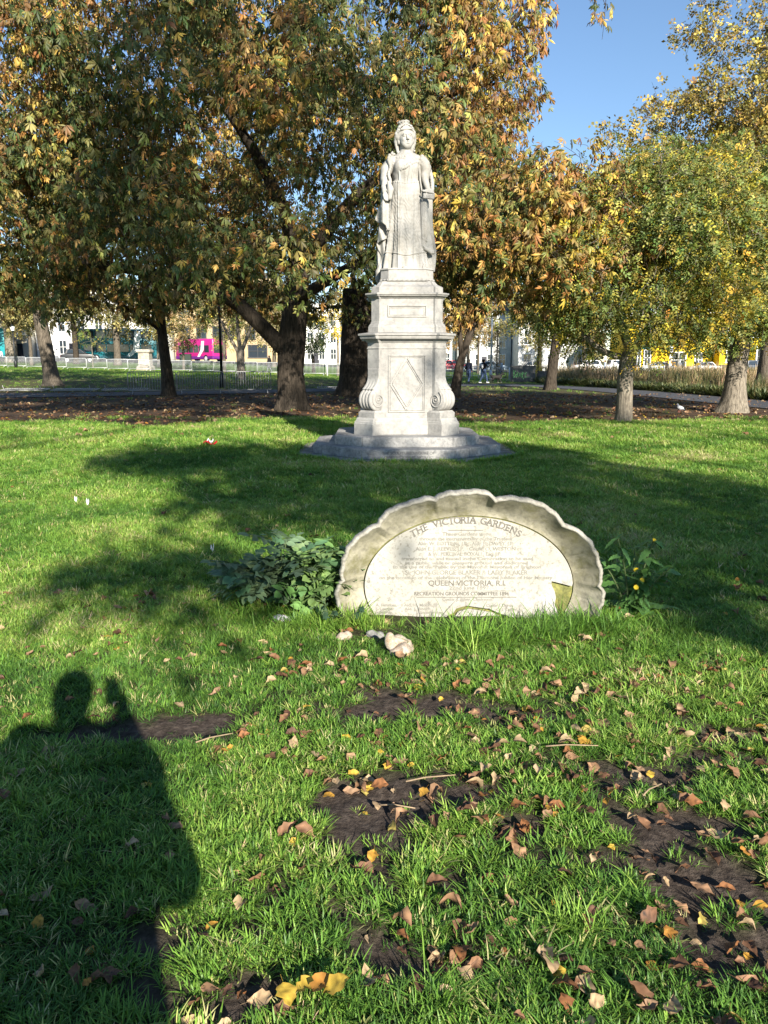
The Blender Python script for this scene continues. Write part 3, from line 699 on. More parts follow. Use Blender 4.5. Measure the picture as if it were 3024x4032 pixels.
def arc_title(body):
    n = len(body); W = {'I': .55, ' ': .75, 'V': 1.0, 'C': .95, 'A': 1.0, 'E': .9, 'S': .85}
    ws = [W.get(ch, 1.) for ch in body]; tot = sum(ws); acc = 0
    for ch, w_ in zip(body, ws):
        t = (acc+w_/2)/tot; acc += w_
        if ch == ' ': continue
        u = ZU(480+620*t); v = ZV(300-88*(1-(2*t-1)**2)**.85+4); sl = -math.atan((88*4*(2*t-1)*.0011)/(.62*1.13)*1.0)*.95
        cu = bpy.data.curves.new('glyph', 'FONT'); cu.body = ch; cu.size = .0600; cu.align_x = 'CENTER'; cu.align_y = 'CENTER'; cu.extrude = .0012; cu.offset = .0010
        o = bpy.data.objects.new('glyph', cu); COL.objects.link(o); bpy.context.view_layer.update()
        me = bpy.data.meshes.new_from_object(o.evaluated_get(bpy.context.evaluated_depsgraph_get()))
        M = Matrix.Translation((u, -.0315, v)) @ Matrix.Rotation(-sl, 4, 'Y') @ Matrix.Rotation(R(90), 4, 'X')
        V = []; F = []; k = 0; V += [tuple(M @ vv.co) for vv in me.vertices]; F += [tuple(i+k for i in p.vertices) for p in me.polygons]
        if ch in 'THEVIRAGDN':                                          # slab serifs
            for sx, sz in {'T': [(0, -1)], 'H': [(-1, 1), (1, 1), (-1, -1), (1, -1)], 'E': [(-1, -1), (-1, 1)], 'V': [(-1, 1), (1, 1)], 'I': [(0, 1), (0, -1)], 'R': [(-1, -1), (1, -1), (-1, 1)], 'A': [(-1, -1), (1, -1)], 'G': [(1, 0)], 'D': [(-1, 1), (-1, -1)], 'N': [(-1, 1), (1, 1), (-1, -1)]}[ch]:
                b = MB().box((0, 0, 0), (.016, .0024, .0055)); M2 = Matrix.Translation((u, -.0315, v)) @ Matrix.Rotation(-sl, 4, 'Y') @ Matrix.Translation((sx*.0145, -.0002, sz*.0188))
                k = len(V); V += [tuple(M2 @ Vector(q)) for q in b.v]; F += [tuple(i+k for i in p) for p in b.f]
        bpy.data.objects.remove(o); bpy.data.meshes.remove(me); bpy.data.curves.remove(cu)
        me = bpy.data.meshes.new('letter'); me.from_pydata(V, [], F); me.materials.append(LET); link('letter', me, tab)
arc_title('THE VICTORIA GARDENS')

# ------------------------------------------------------------------ trees
PAL_CHEST = [((.10, .125, .028), 3.0), ((.145, .135, .035), 2.5), ((.20, .135, .04), 2.2), ((.32, .155, .04), 2.2), ((.42, .26, .06), 1.6), ((.50, .33, .05), 1.0), ((.22, .24, .06), 1.4)]
PAL_GREEN = [((.085, .125, .03), 3.), ((.14, .175, .035), 3.), ((.20, .20, .05), 2.), ((.30, .26, .05), 1.3), ((.42, .33, .04), .6)]
PAL_ELM = [((.32, .25, .06), 2.5), ((.45, .34, .07), 2.), ((.22, .19, .06), 2.5), ((.55, .40, .06), 1.2), ((.13, .12, .04), 1.5), ((.25, .16, .06), 1.)]
PAL_DARK = [((.045, .065, .022), 3), ((.07, .09, .03), 2), ((.12, .12, .04), 1)]
PAL_YEL = [((.55, .40, .04), 3), ((.62, .45, .05), 2), ((.35, .30, .05), 1.5)]
PAL_OLIVE = [((.16, .14, .05), 3), ((.22, .18, .06), 3), ((.11, .11, .04), 2), ((.30, .24, .08), 1.5)]
PAL_RUST = [((.22, .14, .06), 3), ((.30, .20, .07), 2), ((.15, .12, .05), 2), ((.38, .26, .08), 1)]
def pick(pal, n, r, jit=.18):
    w_ = np.array([p[1] for p in pal]); c = np.array([p[0] for p in pal])
    i = r.choice(len(pal), n, p=w_/w_.sum()); return np.clip(c[i]*(1+r.normal(0, jit, (n, 1)))*(1+r.normal(0, .07, (n, 3))), .005, .9)
def unit(v): return v/np.maximum(np.linalg.norm(v, axis=-1, keepdims=True), 1e-9)
def frames(out, r, droop=.8, wild=.35):
    n = len(out); d = unit(out*np.array([1, 1, .4])*.75+np.array([0, 0, -droop])+r.normal(0, wild, (n, 3)))
    s = unit(np.cross(d, r.normal(0, 1, (n, 3)))); nn = np.cross(d, s)
    up = np.where(nn[:, 2:3]*1.+nn[:, 1:2]*-.6 < 0, -1, 1); return d, s*up, nn*up     # upper side towards sky and light
def palmate(P, d, s, nn, size, col, r, K=6):
    """palm-shaped compound leaves; each leaflet folded along its rib: 5 verts, 4 triangles"""
    n = len(P); ph = np.linspace(-1, 1, K)[None, :]*R(85)+r.normal(0, .13, (n, K))
    L = size[:, None]*(1-.38*np.abs(ph)/R(85))*(1+r.normal(0, .12, (n, K)))
    l = np.cos(ph)[..., None]*d[:, None]+np.sin(ph)[..., None]*s[:, None]; l = l-nn[:, None]*(.25+r.normal(0, .22, (n, K, 1)))
    l = unit(l+np.array([0, 0, -.55])*r.uniform(.3, 1.4, (n, 1, 1))); q = unit(np.cross(l, nn[:, None]+r.normal(0, .25, (n, K, 3)))); m = np.cross(q, l)
    W = L*(.135+r.normal(0, .02, (n, K)))
    b = P[:, None]+l*(.06*L[..., None]); mid = P[:, None]+l*(.62*L[..., None])+m*(.07*L[..., None]); tip = P[:, None]+l*L[..., None]-m*(.12*L*(1+r.normal(0, .8, (n, K))))[..., None]
    fold = m*(.10*L)[..., None]
    V = np.stack([b, mid-q*W[..., None]-fold, mid, mid+q*W[..., None]-fold, tip], 2).reshape(-1, 3)
    T = np.array([[0, 1, 2], [0, 2, 3], [1, 4, 2], [2, 4, 3]]); F = (T[None]+5*np.arange(n*K)[:, None, None]).reshape(-1, 3)
    c = np.repeat(col[:, None]*(1+r.normal(0, .10, (n, K, 1))), 5, 1).reshape(n, K, 5, 3).copy() if False else np.broadcast_to((col[:, None]*(1+r.normal(0, .12, (n, K, 1))))[:, :, None], (n, K, 5, 3)).copy()
    edge = r.random((n, K, 1)) < .35; rust = np.array([.30, .15, .05])
    c[:, :, 4] = np.where(edge, .5*c[:, :, 4]+.5*rust, c[:, :, 4])
    return V, F, np.clip(c.reshape(-1, 3), .004, .9)
def pinnate(P, d, s, nn, size, col, r, K=7, wid=.24):
    """sprays of small leaflets either side of a stalk: 4 verts, 2 triangles each"""
    n = len(P); t = (np.arange(K)//2+.6)/(K/2+.3); side = np.where(np.arange(K) % 2 == 0, 1, -1).astype(float)
    if K % 2: side[-1] = 0
    st = P[:, None]+d[:, None]*(size[:, None, None]*t[None, :, None])-np.array([0, 0, 1])*(size[:, None]*.25*t[None]**2)[..., None]
    l = unit(d[:, None]*(.45+.6*(side == 0))[None, :, None]+s[:, None]*(side*.9)[None, :, None]+r.normal(0, .22, (n, K, 3))); L = size[:, None]*.42*(1+r.normal(0, .15, (n, K)))
    m = unit(nn[:, None]+r.normal(0, .35, (n, K, 3))); q = unit(np.cross(l, m)); m = np.cross(q, l)
    W = L*wid
    V = np.stack([st, st+l*(.5*L)[..., None]-q*W[..., None]+m*(.08*L)[..., None], st+l*L[..., None], st+l*(.5*L)[..., None]+q*W[..., None]+m*(.08*L)[..., None]], 2).reshape(-1, 3)
    T = np.array([[0, 1, 2], [0, 2, 3]]); F = (T[None]+4*np.arange(n*K)[:, None, None]).reshape(-1, 3)
    c = np.broadcast_to((col[:, None]*(1+r.normal(0, .13, (n, K, 1))))[:, :, None], (n, K, 4, 3)).reshape(-1, 3)
    return V, F, np.clip(c, .004, .9)

def wood(nodes, r, name, mat, parent, sides=8):
    mb = MB()
    for P, rad in nodes: mb.tube(P, rad, sides if max(rad) > .05 else (5 if max(rad) > .015 else 4), cap=max(rad) > .05)
    return mb.build(name, mat, parent, sm=True)
def bez(a, b, c, n):
    return [tuple((1-t)**2*np.array(a)+2*t*(1-t)*np.array(b)+t*t*np.array(c)) for t in np.linspace(0, 1, n)]
def trunk_mesh(path, rad, flare, r, name, mat, parent, sides=22):
    """trunk with roots flaring into the ground and uneven bark ridges"""
    path = [np.array(p, float) for p in path]; n = 26; T = np.linspace(0, 1, n); seg = np.linspace(0, 1, len(path))
    P = np.stack([np.interp(T, seg, [p[i] for p in path]) for i in range(3)], 1); rr = np.interp(T, seg, rad); h = P[:, 2]
    ph = r.random(6)*6.28; vs = []
    for i in range(n):
        fl = flare*np.exp(-max(h[i], 0)/.35)
        for k in range(sides):
            q = 2*math.pi*k/sides
            root = fl*(.55+.45*math.cos(5*q+ph[0])+.25*math.cos(3*q+ph[1]))
            rg = 1+.035*math.sin(9*q+ph[2]+h[i]*.7)+.03*math.sin(4*q+ph[3]+h[i]*1.3)+r.normal(0, .012)
            a = rr[i]*rg+max(root, -.02); vs.append((P[i, 0]+a*math.cos(q), P[i, 1]+a*math.sin(q), h[i]))
    mb = MB(); mb.loft([vs[i*sides:(i+1)*sides] for i in range(n)]); return mb.build(name, mat, parent, sm=True)

CAM = np.array([0, 0, 1.6])
def grow(start_nodes, targets, r, rad0=.09, power=.5, sag=.12):
    """limbs from a set of nodes (pos, radius) to blob centres, each from the best placed earlier node"""
    N = [np.array(p, float) for p, _ in start_nodes]; NR = [q for _, q in start_nodes]; out = []
    c0 = N[0]
    order = np.argsort(np.linalg.norm(targets-c0, axis=1))
    for i in order:
        t = targets[i]; A = np.array(N); D = np.linalg.norm(A-t, axis=1)
        cost = D*(1+.6*np.maximum(0, (A[:, 2]-t[2])/np.maximum(D, .1)))+.12*np.linalg.norm(A-c0, axis=1)*.3
        j = int(np.argmin(cost)); a = A[j]; L = D[j]
        mid = (a+t)/2+r.normal(0, .10*L, 3)+np.array([0, 0, sag*L]); n = max(4, int(L/.5)+2); P = bez(a, mid, t, n)
        r0 = min(NR[j]*.8, rad0*(.25+.75*min(1, L/3))); r1 = max(.012, r0*.35); rad = list(np.linspace(r0, r1, n)); out.append((P, rad))
        for k in range(1, n):
            N.append(np.array(P[k])); NR.append(rad[k])
    return out
def twigs(blobs, r, per, rad=.007, hang=.4, ln=1.0):
    out = []
    for (c, q) in blobs:
        for _ in range(per):
            v = unit(r.normal(0, 1, 3)); e = c+v*q*ln*r.uniform(.6, 1.15)+np.array([0, 0, -hang*q*.4]); s = c+r.normal(0, .15*q, 3)
            out.append((bez(s, (s+e)/2+r.normal(0, .18*q, 3)+np.array([0, 0, .15*q]), e, 5), list(np.linspace(rad, rad*.35, 5))))
    return out
def blob_leaves(blobs, per, r, shell=.5, flat=.85):
    P = []; O = []
    for (c, q) in blobs:
        n = max(3, int(per*(q/1.0)**2)); v = unit(r.normal(0, 1, (n, 3))); rad = q*(shell+(1-shell)*r.random((n, 1))**.6)
        P.append(c+v*rad*np.array([1, 1, flat])); O.append(v)
    return np.concatenate(P), np.concatenate(O)
def ell_blobs(c, rad, n, r, rmin, rmax, shell=.72, front=None, zmin=None, keep=None):
    """blob centres spread through the outer part of an ellipsoid"""
    out = []; tries = 0
    while len(out) < n and tries < n*60:
        tries += 1
        v = unit(r.normal(0, 1, 3)); k = r.uniform(shell, 1.0); p = np.array(c)+v*np.array(rad)*k
        if front is not None and v[1] > front and r.random() > .22: continue
        if zmin is not None and p[2] < zmin: continue
        if keep is not None and not keep(p): continue
        out.append((p, r.uniform(rmin, rmax)))
    return out
def tree(name, label, base, trunk, rad, blobs, per, pal, leaf, lsize, bark, r, flare=.12, limbs=.1, K=6, group=None, tw=4, start=None, wid=.24, extra=None, shell=.45, droop=.8, sides=16, lim=None, colfn=None, cat='tree', individual=0, sag=.12, twr=.007):
    """base (x,y); everything else in local coordinates above the base"""
    bx, by = base; root = thing(name, label, cat, (bx, by, gzf(bx, by)), 0, group)
    off = np.array([bx, by, gzf(bx, by)])
    trunk_mesh(trunk, rad, flare, r, 'trunk', bark, root, sides)
    top = np.array(trunk[-1], float); st = [(top, rad[-1])]+[(np.array(trunk[-1], float)*.5+np.array(trunk[-2])*.5, rad[-1])]
    nodes = []
    for (P, rr) in (extra or []):
        nodes.append((P, rr)); st += [(np.array(p), q) for p, q in zip(P[1:], rr[1:])]
    tg = np.array([b[0] for b in blobs]); nodes += grow(st, tg, r, limbs, sag=sag)
    kind(wood(nodes, r, 'branches', bark, root), 'stuff')
    if tw: kind(wood(twigs(blobs, r, tw, twr), r, 'twigs', bark, root), 'stuff')
    P, O = blob_leaves(blobs, per, r, shell)
    if lim is not None: ok = lim(P+off); P = P[ok]; O = O[ok]
    n = len(P); col = pick(pal, n, r) if colfn is None else colfn(P+off, r); size = lsize*(1+r.normal(0, .18, n)); d, s, nn = frames(O, r, droop)
    if individual:
        Pw = P+off; dist = np.linalg.norm(Pw-CAM, axis=1); px = np.abs(Pw[:, 0]/Pw[:, 1]); el_ = (Pw[:, 2]-1.6)/Pw[:, 1]
        score = dist-.0*px+np.where((px > .47) | (el_ > .40), 100, 0); pickd = np.argsort(score)[:individual]
        rest = np.ones(n, bool); rest[pickd] = False
    else: pickd = []; rest = np.ones(n, bool)
    f = palmate if leaf == 'palm' else pinnate
    kw = dict(K=K) if leaf == 'palm' else dict(K=K, wid=wid)
    V, F, C = f(P[rest], d[rest], s[rest], nn[rest], size[rest], col[rest], r, **kw)
    cr = link('crown', np_mesh('crown', V, F, LEAF, False, C), root); kind(cr, 'stuff')
    if len(pickd):
        var = []
        for k in range(36):
            c1 = pick(pal, 1, r); V1, F1, C1 = palmate(np.zeros((1, 3)), np.array([[1., 0, 0]]), np.array([[0, 1., 0]]), np.array([[0, 0, 1.]]), np.ones(1), c1, r, K=K)
            var.append(np_mesh('leaf', V1, F1, LEAF, False, C1))
        for i in pickd:
            o = link('leaf', var[r.integers(len(var))], cr)
            M = Matrix(((d[i, 0], s[i, 0], nn[i, 0], P[i, 0]), (d[i, 1], s[i, 1], nn[i, 1], P[i, 1]), (d[i, 2], s[i, 2], nn[i, 2], P[i, 2]), (0, 0, 0, 1)))
            o.matrix_local = M @ Matrix.Scale(float(size[i]), 4)
    return root

r1 = np.random.default_rng(11)
# --- great chestnut behind the statue: low forked trunk, wide crown hanging to head height
def keep1(p):                                                          # shape of the crown's right-hand side, in world terms
    x, y, z = p[0]-3.2, p[1]+26.8, p[2]
    return True
def chest_col(Pw, r):
    """more turned leaves towards the left and right, greener and darker ones in the middle"""
    n = len(Pw); a = fbm(Pw[:, 0]*.35+40, Pw[:, 2]*.35+Pw[:, 1]*.2, 2, 3)
    turned = smooth(.42, .64, a+.16*smooth(-1, 2.5, Pw[:, 0])+.12*smooth(1.5, 4, Pw[:, 0])+.12*smooth(-4, -8, Pw[:, 0])-.04-.10*np.exp(-((Pw[:, 0]+2.5)/3.2)**2))
    g = pick([((.055, .08, .02), 3), ((.085, .105, .027), 3), ((.13, .11, .035), 2), ((.22, .20, .055), .8)], n, r); y = pick([((.29, .14, .04), 2.4), ((.37, .22, .06), 3), ((.50, .35, .07), 2.2), ((.18, .10, .035), 2.2), ((.28, .26, .07), 2)], n, r)
    return np.where((r.random(n) < .08+.80*turned)[:, None], y, g)
b1 = ell_blobs((-.3, -1.2, 8.2), (9.0, 7.8, 7.6), 230, r1, .75, 1.25, .72, -.05, 3.6)
b1 += ell_blobs((-.5, -1.0, 7.5), (7.5, 5.5, 5.8), 90, r1, .9, 1.4, .4, .2, 4.6)
b1 += ell_blobs((7.3, -7.0, 4.9), (2.5, 1.5, 2.4), 64, r1, .5, .8, .3, None, 2.9)      # boughs hanging to the right of the statue
b1 += ell_blobs((-8.5, -3.5, 5.5), (4.0, 3.4, 3.0), 60, r1, .6, 1.0, .3, None, 3.0)
b1 += [(np.array([9.55, -2., z]), q) for z, q in ((12.6, .5), (12.0, .42), (11.4, .36))]
tree('chestnut_tree', 'great spreading horse chestnut with forked trunk, autumn leaves, left of the statue', (-3.2, 26.8),
     [(0, 0, -.2), (.02, 0, .5), (-.02, 0, 1.3), (.05, .05, 2.3), (.15, .1, 3.2), (.35, .1, 4.6)], [.50, .47, .44, .46, .42, .36], b1, 90, PAL_CHEST, 'palm', .235, BARK_DARK, r1, .30, .09, 5, tw=5, individual=300, colfn=chest_col, sides=28,
     extra=[(bez((-.05, 0, 1.9), (-.7, -.2, 2.6), (-1.6, -.5, 3.5), 8), list(np.linspace(.30, .24, 8))), (bez((-1.6, -.5, 3.5), (-3.0, -1.0, 4.4), (-6.0, -2.0, 4.6), 9), list(np.linspace(.24, .13, 9))),
            (bez((.35, .1, 4.6), (1.6, -.6, 6.5), (3.8, -2.4, 7.6), 9), list(np.linspace(.30, .12, 9))), (bez((.35, .1, 4.6), (.2, -.8, 6.8), (-1.5, -2.4, 9.0), 9), list(np.linspace(.30, .12, 9))),
            (bez((.2, .1, 3.6), (2.6, -2.4, 5.0), (6.6, -6.2, 5.6), 10), list(np.linspace(.20, .07, 10))), (bez((3.8, -2.4, 7.6), (7.5, -2.2, 12.5), (9.5, -2.0, 13.4), 12), list(np.linspace(.10, .02, 12))), (bez((9.5, -2.0, 13.4), (9.75, -2, 12.6), (9.6, -2, 10.9), 8), list(np.linspace(.02, .005, 8)))])
# --- second old chestnut, just left of the pedestal and farther back
r2 = np.random.default_rng(12)
b2 = ell_blobs((0.5, 0, 8.6), (8.5, 6.0, 7.0), 120, r2, .9, 1.5, .6, .0, 4.0)
tree('chestnut_tree', 'massive dark chestnut trunk half hidden behind the left edge of the pedestal', (-1.45, 38.0),
     [(0, 0, -.2), (0, 0, .6), (.1, 0, 2.0), (.2, 0, 3.4), (.1, 0, 5.0)], [.80, .76, .72, .74, .62], b2, 62, PAL_CHEST, 'palm', .30, BARK_DARK, r2, .35, .16, 5, tw=2, colfn=chest_col, sides=28)
# --- the left pair
r3 = np.random.default_rng(13)
tree('chestnut_tree', 'leaning chestnut with pale scarred trunk at the far left beyond the path', (-20.3, 47.5),
     [(.25, 0, -.2), (.1, 0, .5), (-.1, 0, 2.0), (-.35, 0, 4.0), (-.5, 0, 6.0)], [.50, .46, .40, .38, .30], ell_blobs((0, 0, 8.5), (7, 6, 4.8), 70, r3, .9, 1.4, .5, .1, 5.0), 50, PAL_CHEST, 'palm', .36, BARK_MID, r3, .25, .13, 5, tw=2, colfn=chest_col)
tree('chestnut_tree', 'slim dark chestnut left of the great one, its trunk straight and bare', (-10.2, 36.8),
     [(.05, 0, -.2), (0, 0, .6), (-.1, 0, 2.2), (-.2, 0, 3.6), (-.25, 0, 5.2)], [.30, .27, .24, .22, .18], ell_blobs((0, -.5, 7.0), (6, 5, 4.4), 90, r3, .7, 1.2, .5, .1, 4.0), 70, PAL_CHEST, 'palm', .33, BARK_DARK, r3, .14, .1, 5, tw=3, colfn=chest_col,
     extra=[(bez((-.15, 0, 3.0), (-1.0, -.4, 3.8), (-2.6, -.8, 4.6), 6), list(np.linspace(.12, .06, 6)))])
# --- right side, behind
r4 = np.random.default_rng(14)
tree('park_tree', 'small leaning tree with forked dark trunk just right of the pedestal', (3.55, 37.0),
     [(-.25, 0, -.2), (-.15, 0, .4), (.05, 0, 1.6), (.5, 0, 3.0), (.75, 0, 3.6)], [.27, .23, .20, .18, .15], ell_blobs((1.0, 0, 7.0), (4.2, 3.5, 3.4), 42, r4, .7, 1.1, .4, .3, 4.0), 48, PAL_CHEST, 'palm', .32, BARK_DARK, r4, .1, .09, 5, tw=3, colfn=chest_col,
     extra=[(bez((.1, 0, 1.9), (.05, 0, 2.8), (-.2, 0, 4.2), 6), list(np.linspace(.14, .08, 6)))])
tree('park_tree', 'dark straight trunked tree between the path and the planting, right of the walkers', (9.7, 45.5),
     [(0, 0, -.2), (.05, 0, .6), (.2, 0, 2.2), (.35, 0, 4.0), (.4, 0, 5.5)], [.36, .32, .28, .24, .18], ell_blobs((0, 0, 7.2), (5.0, 4.5, 4.0), 46, r4, .8, 1.3, .5, .3, 3.6), 46, PAL_GREEN, 'pin', .42, BARK_DARK, r4, .14, .1, 7, tw=2,
     extra=[(bez((.3, 0, 2.7), (1.2, 0, 3.2), (2.4, 0, 4.6), 6), list(np.linspace(.13, .06, 6)))])
# --- the two broad rounded trees on the right
r5 = np.random.default_rng(15)
def green_col(Pw, r):
    n = len(Pw); a = fbm(Pw[:, 0]*.6+9, Pw[:, 2]*.6+Pw[:, 1]*.3, 4, 3); k = smooth(.5, .68, a+.05*(3.5-Pw[:, 2])*.3)
    g = pick(PAL_GREEN, n, r); y = pick([((.46, .36, .04), 2), ((.32, .28, .05), 2), ((.50, .30, .04), .6)], n, r); return np.where((r.random(n) < .08+.5*k)[:, None], y, g)
tree('rounded_tree', 'rounded green-yellow tree with pale bare trunk on the dirt, nearer of the right-hand pair', (6.5, 20.95),
     [(0, 0, -.1), (.0, 0, .4), (-.02, 0, 1.2), (.05, 0, 1.95)], [.225, .205, .20, .22], ell_blobs((.15, .3, 4.3), (3.4, 3.0, 2.75), 190, r5, .45, .75, .72, .15, 2.0)+ell_blobs((.15, .3, 4.2), (2.2, 2.0, 1.8), 30, r5, .5, .8, .2, None, 2.2), 210, PAL_GREEN, 'pin', .185, BARK_GREY, r5, .03, .07, 7, tw=5, wid=.26, colfn=green_col, droop=.5, shell=.3,
     extra=[(bez((0, 0, 1.75), (-.6, -.1, 1.7), (-1.3, -.2, 2.35), 8), list(np.linspace(.10, .06, 8))), (bez((.05, 0, 1.95), (-.25, 0, 2.6), (-.5, .1, 3.6), 6), list(np.linspace(.13, .07, 6))),
            (bez((.1, 0, 1.95), (.5, -.2, 2.5), (1.0, -.3, 3.2), 6), list(np.linspace(.12, .06, 6))), (bez((.1, 0, 1.95), (.6, .1, 2.15), (1.5, .2, 2.1), 7), list(np.linspace(.08, .04, 7)))])
tree('rounded_tree', 'rounded green-yellow tree with thick flared grey trunk at the right edge', (11.4, 25.3),
     [(-.05, 0, -.1), (0, 0, .4), (0, 0, 1.3), (.05, 0, 2.4), (.1, 0, 3.0)], [.40, .36, .32, .31, .28], ell_blobs((.5, .1, 5.0), (4.6, 4.0, 3.3), 200, r5, .5, .8, .72, .15, 2.2)+ell_blobs((.5, .1, 5.0), (3, 2.6, 2), 40, r5, .6, .9, .2, None, 2.6), 180, PAL_GREEN, 'pin', .20, BARK_GREY, r5, .18, .09, 7, tw=4, wid=.26, colfn=green_col, droop=.5, shell=.3,
     extra=[(bez((0, 0, 2.0), (-1.0, 0, 2.5), (-2.6, .1, 2.4), 8), list(np.linspace(.12, .05, 8)))])
# --- tall sparse elm behind them
r6 = np.random.default_rng(16)
be = ell_blobs((2.5, 0, 12.5), (11.5, 6.5, 9.5), 330, r6, .7, 1.15, .25, None, 5.0, keep=lambda p: p[2] < 12.6+1.25*(p[0]+9.0) and p[0] < 8)
tree('elm_tree', 'tall sparse yellow-leaved tree rising against the blue sky at the top right', (20.0, 41.0),
     [(0, 0, -.2), (0, 0, 1), (.1, 0, 4), (0, 0, 7), (.2, 0, 10)], [.42, .38, .34, .28, .20], be, 85, PAL_ELM, 'pin', .33, BARK_MID, r6, .2, .12, 5, tw=9, wid=.40, shell=.2, droop=.3, sag=-.15, twr=.014)

# ------------------------------------------------------------------ path, road and pavement
def ribbon(name, pts, width, mat, dz, kindv='structure', n=90):
    P = np.array(pts, float); seg = np.r_[0, np.cumsum(np.linalg.norm(np.diff(P, axis=0), axis=1))]
    T = np.linspace(0, seg[-1], n); W = np.interp(T, seg, width) if hasattr(width, '__len__') else np.full(n, width)
    C = np.stack([np.interp(T, seg, P[:, 0]), np.interp(T, seg, P[:, 1])], 1)
    k = np.ones(7)/7
    for _ in range(2):
        pad = np.pad(C, ((3, 3), (0, 0)), 'edge'); C = np.stack([np.convolve(pad[:, i], k, 'valid') for i in (0, 1)], 1)
    d = unit(np.gradient(C, axis=0)); nrm = np.stack([-d[:, 1], d[:, 0]], 1); V = []; F = []; m = 5
    for i in range(n):
        for j in range(m):
            q = C[i]+nrm[i]*W[i]*(j/(m-1)-.5); V.append((q[0], q[1], gzf(q[0], q[1])+dz))
    for i in range(n-1):
        for j in range(m-1): F.append((i*m+j, (i+1)*m+j, (i+1)*m+j+1, i*m+j+1))
    me = bpy.data.meshes.new(name); me.from_pydata(V, [], F); me.materials.append(mat); o = link(name, me); kind(o, kindv)
    bmx = bmesh.new(); bmx.from_mesh(me); bmesh.ops.recalc_face_normals(bmx, faces=bmx.faces); bmx.to_mesh(me); bmx.free(); return o, C
ASPH = plain('asphalt', (.085, .085, .09), .9, .2, .3, 2.5, bump=.3)
ROADM = plain('road_asphalt', (.06, .06, .062), .9, .2, .25, 1.5)
PAVE = plain('paving', (.26, .25, .235), .9, .2, .2, 1.5)
PATH = [(-60, 28), (-30, 33.5), (-18, 36.8), (-8, 40.5), (-1, 45), (4, 52), (8, 55.5), (11.5, 52), (13.5, 44), (14.2, 36), (14.6, 29), (16, 20), (19, 8)]
ribbon('path', PATH, [4.5, 4.5, 4.2, 3.6, 3.2, 3.4, 4.6, 3.4, 3.2, 3.2, 3.2, 3.2, 3.2], ASPH, .03)
ribbon('road', [(-140, 100), (-60, 103), (-20, 112), (20, 112), (80, 104), (160, 92)], 9, ROADM, .04)
ribbon('pavement', [(-140, 107.5), (-60, 110.5), (-20, 119), (20, 119), (80, 111), (160, 99)], 5, PAVE, .14)

# ------------------------------------------------------------------ crowd barriers
def barrier_parts(mat):
    f = MB(); w_, h0, h1, c = 1.15, .20, 1.1, .12
    P = [(-w_, 0, h0), (-w_, 0, h1-c), (-w_+c*.3, 0, h1-c*.3), (-w_+c, 0, h1), (w_-c, 0, h1), (w_-c*.3, 0, h1-c*.3), (w_, 0, h1-c), (w_, 0, h0)]
    f.tube(P, .024, 6); f.tube([(-w_, 0, h0), (w_, 0, h0)], .022, 6)
    b = MB()
    for i in range(17): x = -w_+.128*(i+1); b.tube([(x, 0, h0), (x, 0, h1)], .013, 4)
    t = MB(); t.tube([(0, -.28, .012), (0, 0, .2), (0, .28, .012)], .018, 5)
    return f.mesh('frame', mat, True), b.mesh('bars', mat, True), t.mesh('foot', mat, True)
BAR = {k: barrier_parts(m) for k, m in (('bright', GALV), ('dull', GALV_DULL))}
def barrier(kind_, x, y, rz, label, group, flat=False):
    root = thing('crowd_barrier', label, 'barrier', (x, y, gzf(x, y)+(.05 if flat else 0)), rz, group)
    if flat: root.rotation_euler = (R(-86), 0, rz)
    fm, bmh, tm = BAR[kind_]; link('frame', fm, root); kind(link('bars', bmh, root), 'stuff')
    for s in (-1, 1): o = link('foot', tm, root); o.location = (s*.95, 0, 0)
    return root
ORD = ['leftmost ', 'second from left ', 'third from left ', 'fourth from left ', 'fifth from left ', 'sixth from left ', 'seventh from left ', 'eighth from left ', 'ninth from left ']
def barrier_row(kind_, a, b, n, label, group, **k):
    a = Vector(a); b = Vector(b); rz = math.atan2(b.y-a.y, b.x-a.x)
    for i in range(n):
        p = a.lerp(b, (i+.5)/n); barrier(kind_, p.x, p.y+random.uniform(-.05, .05), rz+random.uniform(-.02, .02), ORD[i]+label if i < n-1 else 'rightmost '+label, group, **k)
barrier_row('bright', (-41.5, 82), (-21, 77), 9, 'bright galvanised crowd barrier in the long row across the far left lawn', 'long row of barriers on the far lawn')
barrier_row('bright', (-21, 77), (-3.2, 72.5), 8, 'bright galvanised crowd barrier in the row behind the chestnut trunks', 'row of barriers behind the chestnuts')
barrier_row('dull', (-12.7, 38.6), (-5.8, 40.2), 3, 'dark crowd barrier standing at the path left of the great chestnut', 'barriers standing by the path')
barrier_row('dull', (4.9, 66), (10.4, 64.5), 2, 'crowd barrier beside the two dog walkers', 'barriers beside the walkers')
barrier_row('bright', (4.6, 77), (9.5, 76), 2, 'crowd barrier in the farther row behind the walkers', 'farther barriers behind the walkers')
barrier('bright', 10.6, 65.6, R(75), 'crowd barrier turned end-on beside the graffiti box', None)
for q_, (x, y, a) in zip(('leftmost', 'middle', 'rightmost'), ((-19.2, 41.2, 5), (-16.6, 41.3, 2), (-14.0, 41.8, 9))):
    barrier('dull', x, y, R(a), q_+' crowd barrier lying flat on the grass along the left path edge', 'barriers lying by the path', True)
barrier('dull', -2.6, 44.5, R(8), 'crowd barrier lying flat between the two chestnut trunks', None, True)

